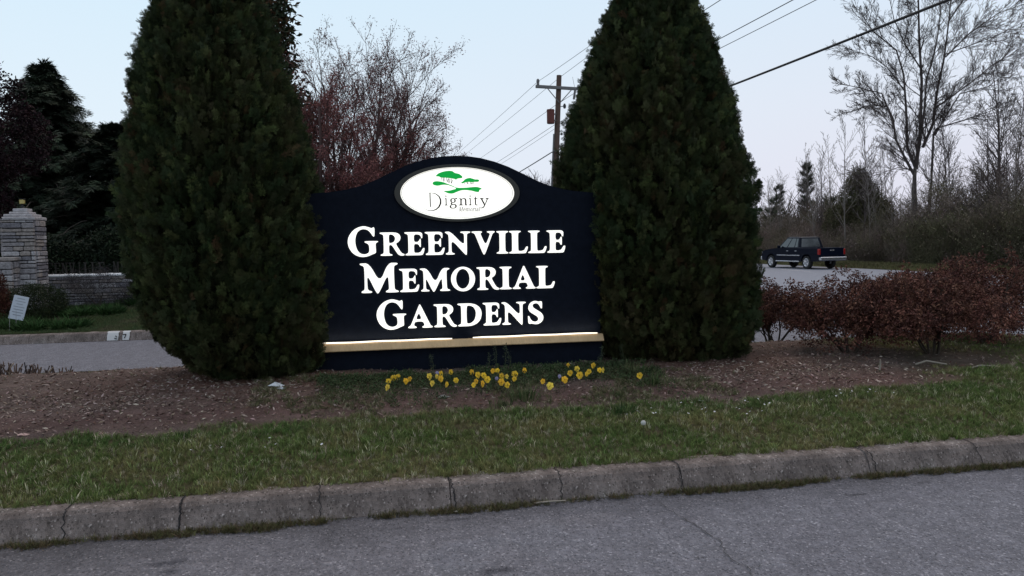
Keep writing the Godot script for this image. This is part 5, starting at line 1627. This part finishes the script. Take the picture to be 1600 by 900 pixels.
func build_bed_plants() -> void:
	# five overlapping rounded petals facing the viewer
	var heads := []
	for variant in 3:
		var pm := MB.new()
		var petals := [[Vector2(0, -0.42), 0.56, 0.50, 0.02], [Vector2(-0.46, 0.02), 0.42, 0.42, 0.04], [Vector2(0.46, 0.02), 0.42, 0.42, 0.06], [Vector2(-0.27, 0.46), 0.40, 0.42, -0.04], [Vector2(0.27, 0.46), 0.40, 0.42, -0.02]]
		for p in petals:
			var cnt := 9
			var root := Vector3(0, 0, p[3])
			var prev := Vector3.ZERO
			for k in cnt + 1:
				var a := TAU * k / cnt
				var q := Vector3(p[0].x + cos(a) * p[1], p[0].y + sin(a) * p[2], p[3] + 0.14 * sin(a * 2.0 + variant * 2.0) - 0.1 * (variant - 1))
				if k > 0: pm.tri(root + Vector3(p[0].x * 0.4, p[0].y * 0.4, 0.05), prev, q)
				prev = q
		var ye := MB.new()
		ye.lathe(Vector3(0, -0.06, 0.09), PackedVector2Array([Vector2(0, -0.10), Vector2(0.13, -0.02), Vector2(0.10, 0.06), Vector2(0, 0.10)]), 7)
		heads.append([pm.mesh(), ye.mesh()])
	var yellows := [plain(0.85, 0.54, 0.035, 0.7, 0.2), plain(0.86, 0.62, 0.08, 0.7, 0.2), plain(0.82, 0.46, 0.03, 0.7, 0.2)]
	for y in yellows:
		y.backlight_enabled = true
		y.backlight = Color(0.4, 0.4, 0.4)
		y.cull_mode = BaseMaterial3D.CULL_DISABLED
	var places := [[0.23, -6.7], [0.27, -7.08], [0.31, -7.2], [0.35, -7.23], [0.41, -7.07], [0.45, -7.09], [0.63, -7.18], [0.69, -7.13], [0.73, -7.01], [0.62, -6.81], [0.74, -6.77], [0.76, -7.36], [0.87, -7.4], [0.85, -6.91], [1.05, -7.35], [1.07, -7.12], [1.13, -7.1], [1.02, -6.89], [0.98, -6.67], [1.05, -6.75], [1.13, -6.89], [1.26, -7.32], [1.31, -7.39], [1.32, -7.01], [1.31, -7.12], [1.22, -6.7], [1.43, -7.16], [1.37, -6.89], [1.54, -7.28], [1.25, -6.62], [1.58, -6.63], [1.59, -6.43], [2.01, -7.42], [1.93, -7.05], [1.79, -6.73], [2.05, -7.24], [1.99, -6.92], [2.03, -6.87], [2.12, -7.07], [2.24, -7.35], [2.22, -7.07], [2.26, -7.1], [2.48, -6.7]]
	for k in places.size():
		var x: float = places[k][0]
		var z: float = places[k][1]
		var g := island_h(x, z)
		var label := ""
		var group := ""
		if k == 0: label = "single yellow pansy lowest at the left end of the flower row"
		elif k == places.size() - 1: label = "lone yellow pansy furthest right, in front of the right arborvitae"
		elif k == 30: label = "yellow pansy with a partner, left of two standing forward below the ledge's right half"
		elif k == 31: label = "yellow pansy standing furthest forward of the whole row"
		elif x < 0.55:
			label = "yellow pansy in the small cluster at the row's left end"; group = "pansies of the left cluster"
		elif x < 0.95:
			label = "yellow pansy in the second cluster from the left, under the word GARDENS"; group = "pansies of the second cluster"
		elif x < 1.56:
			label = "yellow pansy in the thick middle cluster in front of the plinth"; group = "pansies of the middle cluster"
		else:
			label = "yellow pansy in the right-hand cluster below the ledge's right end"; group = "pansies of the right cluster"
		var h := maxf(0.38 + 0.02 * rng.randf() - g, 0.05)
		var hd: Array = heads[k % 3]
		pansy([hd[0], hd[1], yellows[rng.randi() % 3]], Vector3(x, g - 0.005, z), h, rng.randf_range(0.026, 0.038), rng.randf_range(-0.7, 0.9), label, group)
	for q in [[0.72, -7.3, "purple and white pansy among the second yellow cluster"], [1.2, -6.85, "pale faded pansy at the right of the middle cluster"], [1.76, -6.8, "pale lilac pansy at the left of the right-hand cluster"]]:
		var g := island_h(q[0], q[1])
		pansy([heads[1][0], heads[1][1], plain(0.30, 0.27, 0.42, 0.8)], Vector3(q[0], g, q[1]), 0.40 - g, 0.02, 0.2, q[2], "")
	# low leafy growth round the flowers
	var lv := leaf_mesh(9, 0.8, 0.42, 201, 0.5)
	var xf := []
	var cs := PackedColorArray()
	for _k in 4200:
		var x := rng.randf_range(-0.35, 2.85)
		var z := -7.62 + absf(rng.randfn(0, 0.42))
		if z > -6.3 or n2(x, z, 0.9) < -0.15: continue
		xf.append(frame(Vector3.UP + rv() * 0.4, rv(), rng.randf_range(0.014, 0.034), Vector3(x, island_h(x, z) + rng.randf() * 0.035, z)))
		cs.append(vary(Color(0.042, 0.066, 0.028) if rng.randf() < 0.7 else Color(0.06, 0.07, 0.034), 0.4))
	tag(scatter(self, "flower_bed_leaves", lv, M.leaf, xf, cs), "low dark green leaves round the pansies at the foot of the sign", "ground cover")
	# tall weedy stalks against the plinth
	var k2 := 0
	for q in [[0.70, -7.5, 0.22], [1.32, -7.55, 0.27], [1.40, -7.5, 0.30], [1.46, -7.55, 0.2], [1.25, -7.55, 0.18], [2.35, -7.45, 0.24], [2.55, -7.35, 0.28]]:
		var g := island_h(q[0], q[1])
		var t := thing("weed_stalk", ["thin weed stalk with round leaves behind the second pansy cluster", "weed stalk against the plinth, shorter of the pair behind the middle cluster", "tallest weed stalk against the plinth, behind the middle cluster", "short weed stalk right of the tallest one", "short weed stalk left of the pair behind the middle cluster", "dry grassy stalk at the plinth's right end", "dry grassy stalk rightmost, beside the right arborvitae's foot"][k2], "weed", Vector3(q[0], g, q[1]))
		var m := MB.new()
		m.tube(PackedVector3Array([Vector3.ZERO, Vector3(0.01, q[2] * 0.5, 0), Vector3(0.02 * (k2 % 3 - 1), q[2], 0.01)]), PackedFloat32Array([0.003, 0.0025, 0.0015]), 4)
		part(t, "stalk", m.mesh(), M.stem)
		var f2 := []
		var c2 := PackedColorArray()
		for j in 9:
			f2.append(frame(rv() + Vector3.UP, rv(), 0.017, Vector3(0.02 * (k2 % 3 - 1) * j / 9.0, q[2] * (0.35 + 0.07 * j), 0) + rv() * 0.015))
			c2.append(vary(Color(0.05, 0.065, 0.04), 0.3))
		scatter(t, "leaves", lv, M.leaf, f2, c2)
		k2 += 1
	# long-bladed tufts
	var tufts := [[1.38, -6.55, 0.20, "long-bladed pale grass tuft in front of the middle pansies"], [1.15, -6.4, 0.13, "low yellowish grass tuft left of the long-bladed one"], [2.62, -7.15, 0.22, "long-bladed grass tuft at the plinth's right end"], [2.65, -6.75, 0.18, "grass tuft round the lone rightmost pansy"], [-0.1, -7.4, 0.12, "low grass tuft at the plinth's left end"], [2.2, -6.5, 0.10, "low grass tuft in front of the right-hand pansies"], [0.55, -6.5, 0.09, "low grass tuft at the mulch edge below the second cluster"], [2.05, -5.98, 0.15, "dark green broad-bladed tuft where lawn meets mulch, right of the middle"], [-1.25, -6.05, 0.10, "dark green leafy tuft at the mulch edge before the left arborvitae"]]
	for q in tufts:
		var t := thing("grass_tuft", q[3], "grass tuft", Vector3(q[0], island_h(q[0], q[1]) - 0.01, q[1]))
		var f2 := []
		var c2 := PackedColorArray()
		for j in 26:
			var a := rng.randf() * TAU
			var rr: float = rng.randf() * q[2] * 0.75
			f2.append(frame(Vector3(cos(a) * rr * 3.0, 1, sin(a) * rr * 3.0), rv(), q[2] * rng.randf_range(0.5, 1.0), Vector3(cos(a) * rr, 0, sin(a) * rr)))
			c2.append(vary(Color(0.10, 0.11, 0.05) if rng.randf() < 0.55 and q[1] < -6.2 else Color(0.035, 0.065, 0.02), 0.35))
		scatter(t, "blades", M.long_tuft, M.leaf, f2, c2)
	# clipped brown stubs at the back left
	k2 = 0
	for q in [[-3.72, -9.15], [-3.62, -9.2], [-3.55, -9.38], [-3.50, -9.5], [-3.42, -9.7], [-3.34, -9.95], [-3.85, -9.0]]:
		var t := thing("cut_stubble", ["cut brown stem clump, leftmost but one of the clipped row", "cut brown stem clump with a pale split stem, at the picture's left edge", "cut brown stem clump with a tall dark stake in the clipped row", "cut brown stem clump right of the dark stake", "cut brown stem clump with one pale hooked stem", "cut brown stem clump with an upright dark stub at the clipped row's right end", "cut brown stem clump cropped by the picture's left edge"][k2], "stubble", Vector3(q[0], island_h(q[0], q[1]) - 0.01, q[1]))
		var m := MB.new()
		for j in 16:
			var o := Vector3(rng.randf_range(-0.09, 0.09), 0, rng.randf_range(-0.09, 0.09))
			var d := (Vector3.UP + rv() * 0.45).normalized()
			m.rod(o, o + d * rng.randf_range(0.06, 0.17), rng.randf_range(0.004, 0.009), 5)
		part(t, "stems", m.mesh(), plain(0.13, 0.09, 0.07, 0.95) if k2 % 2 else plain(0.085, 0.062, 0.055, 0.95))
		if k2 in [2, 5]:
			var s := MB.new()
			s.rod(Vector3(0.03, 0, 0), Vector3(0.09 if k2 == 5 else 0.02, 0.17, 0.02), 0.009, 6, 0.005)
			part(t, "dark_stub", s.mesh(), M.black)
		if k2 in [1, 4]:
			var s := MB.new()
			s.tube(PackedVector3Array([Vector3(0.03, 0, 0.05), Vector3(0.03, 0.1, 0.06), Vector3(0.07, 0.15, 0.06)]), PackedFloat32Array([0.010, 0.009, 0.006]), 6, true)
			part(t, "pale_stem", s.mesh(), plain(0.33, 0.25, 0.18, 0.9))
		k2 += 1
	# odds and ends
	var lit := [[-0.72, -7.25, 0.09, plain(0.62, 0.64, 0.66, 0.8), "litter_scrap", "crumpled white scrap on the mulch in front of the left arborvitae", "litter"], [-0.66, -7.18, 0.045, plain(0.58, 0.60, 0.62, 0.8), "litter_scrap", "smaller white scrap just right of the crumpled one", "litter"], [-2.42, -6.32, 0.05, plain(0.45, 0.30, 0.27, 0.9), "stone_chip", "pinkish stone at the left of the mulch edge", "stone"], [-3.05, -7.0, 0.07, plain(0.12, 0.125, 0.14, 0.9), "stone_chip", "grey stone in the mulch at the picture's left edge", "stone"], [0.55, -4.60, 0.02, plain(0.7, 0.68, 0.64, 0.8), "stone_chip", "tiny white pebble in the gutter below the middle kerb joint", "stone"], [0.72, -6.75, 0.06, plain(0.22, 0.21, 0.20, 0.9), "stone_chip", "grey weathered chip at the mulch's middle", "stone"]]
	for q in lit:
		var m := MB.new()
		var r2 := RandomNumberGenerator.new()
		r2.seed = int(q[0] * 1000) + 7000
		var ring := []
		for j in 7:
			var a := TAU * j / 7
			ring.append(Vector3(cos(a) * q[2] * r2.randf_range(0.6, 1.1), r2.randf_range(0.0, 0.012), sin(a) * q[2] * r2.randf_range(0.4, 0.7)))
		for j in 7:
			m.tri(Vector3(r2.randf_range(-0.01, 0.01), q[2] * 0.45, 0), ring[(j + 1) % 7], ring[j])
		var y := island_h(q[0], q[1]) if q[1] < -4.8 else 0.004
		tag(part(self, q[4], m.mesh(), q[3], Vector3(q[0], y, q[1])), q[5], q[6])
	for q in [[Vector3(5.55, 0, -7.02), Vector3(5.62, 0.05, -6.95), Vector3(5.78, 0.02, -6.86), 0.012, "curved pale fallen stick in the grass before the hedge"], [Vector3(5.95, 0, -6.75), Vector3(6.05, 0.02, -6.74), Vector3(6.2, 0.01, -6.7), 0.010, "short pale stick below the forked-stemmed shrub"], [Vector3(1.03, 0, -4.62), Vector3(1.12, 0.01, -4.60), Vector3(1.22, 0.015, -4.58), 0.006, "thin stick in the gutter weeds right of the middle kerb joint"], [Vector3(5.05, 0, -6.9), Vector3(5.06, 0.06, -6.9), Vector3(5.05, 0.11, -6.89), 0.01, "short pale stake left of the curved stick"]]:
		var m := MB.new()
		var pts := PackedVector3Array()
		for p in [q[0], q[1], q[2]]:
			pts.append(Vector3(p.x, p.y + (island_h(p.x, p.z) if p.z < -4.8 else 0.005) + 0.008, p.z))
		m.tube(pts, PackedFloat32Array([q[3], q[3] * 0.9, q[3] * 0.6]), 6, true)
		tag(part(self, "fallen_stick", m.mesh(), plain(0.26, 0.23, 0.19, 0.9)), q[4], "stick")
	# dandelion clock
	var dx := 2.05
	var dz := -5.46
	var dg := island_h(dx, dz)
	var dn := thing("dandelion_clock", "round white dandelion seed head standing in the grass strip", "dandelion", Vector3(dx, dg, dz))
	var ds := MB.new()
	ds.tube(PackedVector3Array([Vector3.ZERO, Vector3(0.004, 0.05, 0), Vector3(0, 0.09, 0)]), PackedFloat32Array([0.002, 0.002, 0.0015]), 5)
	part(dn, "stem", ds.mesh(), M.stem)
	var dh := MB.new()
	for j in 90:
		var a := TAU * j * 0.618034
		var e := acos(1.0 - 2.0 * (j + 0.5) / 90.0)
		var d := Vector3(sin(e) * cos(a), cos(e), sin(e) * sin(a))
		var c := Vector3(0, 0.098, 0)
		dh.rod(c, c + d * 0.017, 0.0003, 3)
		var s := d.cross(Vector3(0.2, 1, 0.1)).normalized() * 0.0042
		var u := s.cross(d)
		var q := c + d * 0.019
		dh.tri(q - s, q + s, q + u); dh.tri(q - s, q - u, q + s)
	part(dn, "seed_head", dh.mesh(), plain(0.55, 0.55, 0.52, 0.9))
	# tiny white flowers in the grass
	var fl := MB.new()
	for j in 6:
		var a := TAU * j / 6
		fl.tri(Vector3.ZERO, Vector3(cos(a), 0.25, sin(a)), Vector3(cos(a + 0.8), 0.25, sin(a + 0.8)))
	var flm := fl.mesh()
	for k in 64:
		var cx := 2.9
		var cz := -5.9
		var grp := "tiny white flowers right of the dandelion clock"
		if k > 30:
			cx = 4.2; cz = -6.1; grp = "tiny white flowers in the right of the grass strip"
		if k > 46:
			cx = 2.15; cz = -5.85; grp = "tiny white flowers just behind the dandelion clock"
		if k > 56:
			cx = -0.9; cz = -5.6; grp = "tiny white flowers in the left of the grass strip"
		var x := cx + rng.randfn(0, 0.35 if k > 30 else 0.2) * (0.4 if k > 46 and k < 57 else 1.0)
		var z := clampf(cz + rng.randfn(0, 0.13), -6.3, -5.1)
		var o := part(self, "white_flower", flm, M.petal_white, Vector3(x, island_h(x, z) + rng.randf_range(0.035, 0.055), z))
		o.scale = Vector3.ONE * rng.randf_range(0.006, 0.010)
		o.rotation = Vector3(rng.randf_range(0.1, 0.6), rng.randf() * 6.0, 0)
		tag(o, grp.replace("flowers", "flower").replace("tiny", "one tiny"), "flower", grp)

# ---- grass and bark chips ----
func build_grass() -> void:
	var xf := []
	var cs := PackedColorArray()
	# the strip along the kerb, thick; then thin growth in and behind the bed
	for _k in 70000:
		var x := rng.randf_range(-6.5, 9.8)
		var z := rng.randf_range(-6.75, -4.83)
		if mulch(x, z) > 0.35 + 0.3 * rng.randf(): continue
		var bare := n2(x + 40.0, z, 1.3)
		if bare < -0.45 and rng.randf() < 0.7: continue
		xf.append(frame(Vector3.UP + rv() * 0.45, rv(), rng.randf_range(0.026, 0.062) * (1.0 + 0.35 * n2(x, z, 1.1)), Vector3(x, island_h(x, z) - 0.004, z)))
		cs.append(grass_tone(x, z))
	for _k in 34000:
		var x := rng.randf_range(-4.6, 9.7)
		var z := rng.randf_range(-11.0, -6.3)
		var m := mulch(x, z)
		var p := 0.9 * (1.0 - m)
		var patch := n2(x, z + 20.0, 0.75)
		if m > 0.5: p = 0.6 * smoothstep(-0.1, 0.35, patch) * smoothstep(-7.6, -7.2, z) * smoothstep(3.4, 2.6, x) * smoothstep(-0.9, -0.2, x) + 0.015
		if rng.randf() > p: continue
		xf.append(frame(Vector3.UP + rv() * 0.6, rv(), rng.randf_range(0.025, 0.06), Vector3(x, island_h(x, z) - 0.004, z)))
		cs.append(grass_tone(x, z) if m < 0.5 else vary(Color(0.115, 0.11, 0.056), 0.4))
	# dry weedy growth among the chips before the plinth
	for _k in 11000:
		var x := rng.randf_range(-0.9, 3.3)
		var z := rng.randf_range(-7.6, -6.35)
		var patch := n2(x + 11.0, z, 1.0) + 0.5 * n2(x, z, 3.2) + 0.25 * exp(-(z + 7.3) * (z + 7.3) / 0.12)
		if patch < 0.02 + 0.25 * rng.randf(): continue
		xf.append(frame(Vector3.UP + rv() * 0.7, rv(), rng.randf_range(0.022, 0.055), Vector3(x, island_h(x, z) - 0.004, z)))
		var q := rng.randf()
		cs.append(vary(Color(0.075, 0.085, 0.036) if q < 0.5 else (Color(0.14, 0.125, 0.066) if q < 0.85 else Color(0.30, 0.26, 0.18)), 0.4))
	tag(scatter(self, "grass", M.tuft_mesh, M.leaf, xf, cs), "short mixed green and straw grass on the island along the kerb", "grass")
	# weeds rooted in the gutter joint
	xf = []
	cs = PackedColorArray()
	for _k in 13000:
		var x := rng.randf_range(-3.0, 7.0)
		var d := n2(x, 50.0, 0.55) * 0.6 + n2(x, 80.0, 2.2) * 0.5 + 0.28 + (0.45 if x < -0.2 else 0.0)
		if x > 2.0 and x < 3.1: d += 0.4
		if rng.randf() > clampf(d, 0.03, 1.0) * 0.75: continue
		var z := -4.65 + rng.randf() * 0.075 * (0.4 + maxf(d, 0.0))
		xf.append(frame(Vector3.UP + Vector3(0, 0, 0.5) * rng.randf() + rv() * 0.6, rv(), rng.randf_range(0.016, 0.048), Vector3(x, 0.002, z)))
		cs.append(vary(Color(0.080, 0.078, 0.034) if rng.randf() < 0.6 else Color(0.12, 0.09, 0.05), 0.4))
	tag(scatter(self, "gutter_weeds", M.tuft_mesh, M.leaf, xf, cs), "brownish green weeds and moss along the foot of the front kerb", "weeds")
	# far lawn and far verge
	xf = []
	cs = PackedColorArray()
	for _k in 15000:
		var x := rng.randf_range(-8.5, -1.5)
		var z := rng.randf_range(-19.5, -15.02)
		xf.append(frame(Vector3.UP + rv() * 0.5, rv(), rng.randf_range(0.03, 0.065), Vector3(x, lawn_h(x, z) - 0.005, z)))
		var br := smoothstep(-0.1, 0.5, n2(x, z, 0.5))
		cs.append(vary(Color(0.05, 0.078, 0.032).lerp(Color(0.09, 0.078, 0.05), br), 0.3))
	tag(scatter(self, "lawn_grass", M.tuft_mesh, M.leaf, xf, cs), "mown grass between the far kerb and the long stone wall", "grass")
	xf = []
	cs = PackedColorArray()
	for _k in 12000:
		var x := rng.randf_range(29.1, 33.6)
		var z := rng.randf_range(-95, -30)
		xf.append(frame(Vector3.UP + rv() * 0.5, rv(), rng.randf_range(0.10, 0.22), Vector3(x, -0.22 + 0.1 * smoothstep(29.0, 30.0, x), z)))
		cs.append(vary(Color(0.085, 0.085, 0.036) if rng.randf() < 0.6 else Color(0.11, 0.095, 0.05), 0.3))
	tag(scatter(self, "verge_grass", M.tuft_mesh, M.leaf, xf, cs), "rough yellow-green grass along the highway's far edge", "grass")
	# bark chips
	var ch := MB.new()
	ch.box(Vector3.ZERO, Vector3(1.0, 0.16, 0.32), 0.05)
	var chip := MB.new()
	chip.tri(Vector3(-0.5, 0, -0.09), Vector3(0.05, 0.1, 0.10), Vector3(0.5, 0.03, -0.05))
	chip.tri(Vector3(-0.5, 0, -0.09), Vector3(-0.3, 0.02, 0.11), Vector3(0.05, 0.1, 0.10))
	chip.tri(Vector3(-0.5, 0, -0.09), Vector3(0.5, 0.03, -0.05), Vector3(0.0, -0.05, -0.14))
	xf = []
	cs = PackedColorArray()
	for _k in 110000:
		var x := rng.randf_range(-4.6, 7.0)
		var z := rng.randf_range(-10.2, -5.95)
		if rng.randf() > mulch(x, z): continue
		# thick where the pale chips lie, thin over the dark worn edge
		var thick := exp(-((x + 1.6) * (x + 1.6) / 2.2 + (z + 7.2) * (z + 7.2) / 0.35)) + exp(-((x - 3.9) * (x - 3.9) / 1.6 + (z + 7.0) * (z + 7.0) / 0.25)) + 0.25
		if rng.randf() > thick * 0.85: continue
		xf.append(frame(Vector3.UP + rv() * 0.5, rv(), pow(rng.randf(), 2.5) * 0.048 + 0.011, Vector3(x, island_h(x, z) + 0.006, z)))
		var c := Color(0.18, 0.13, 0.108)
		var q := rng.randf()
		if q < 0.12: c = Color(0.36, 0.30, 0.26)
		elif q < 0.35: c = Color(0.28, 0.215, 0.19)
		elif q < 0.6: c = Color(0.11, 0.065, 0.052)
		cs.append(vary(c, 0.35))
	tag(scatter(self, "bark_chips", chip.mesh(), M.dry, xf, cs), "pale and reddish bark chips strewn over the planting bed", "mulch")

func grass_tone(x: float, z: float) -> Color:
	var dry := clampf(0.35 + 0.8 * n2(x, z, 0.7) + 0.5 * n2(x, z, 2.4), 0, 1)
	var c := Color(0.095, 0.135, 0.038).lerp(Color(0.20, 0.175, 0.076), dry)
	var lush := smoothstep(0.25, 0.0, absf(z - bed_edge(x) - 0.18))
	c = c.lerp(Color(0.055, 0.11, 0.03), 0.6 * lush)
	var q := rng.randf()
	if q < 0.09: c = Color(0.40, 0.36, 0.25)
	elif q < 0.18: c = Color(0.19, 0.23, 0.09)
	return vary(c, 0.45)
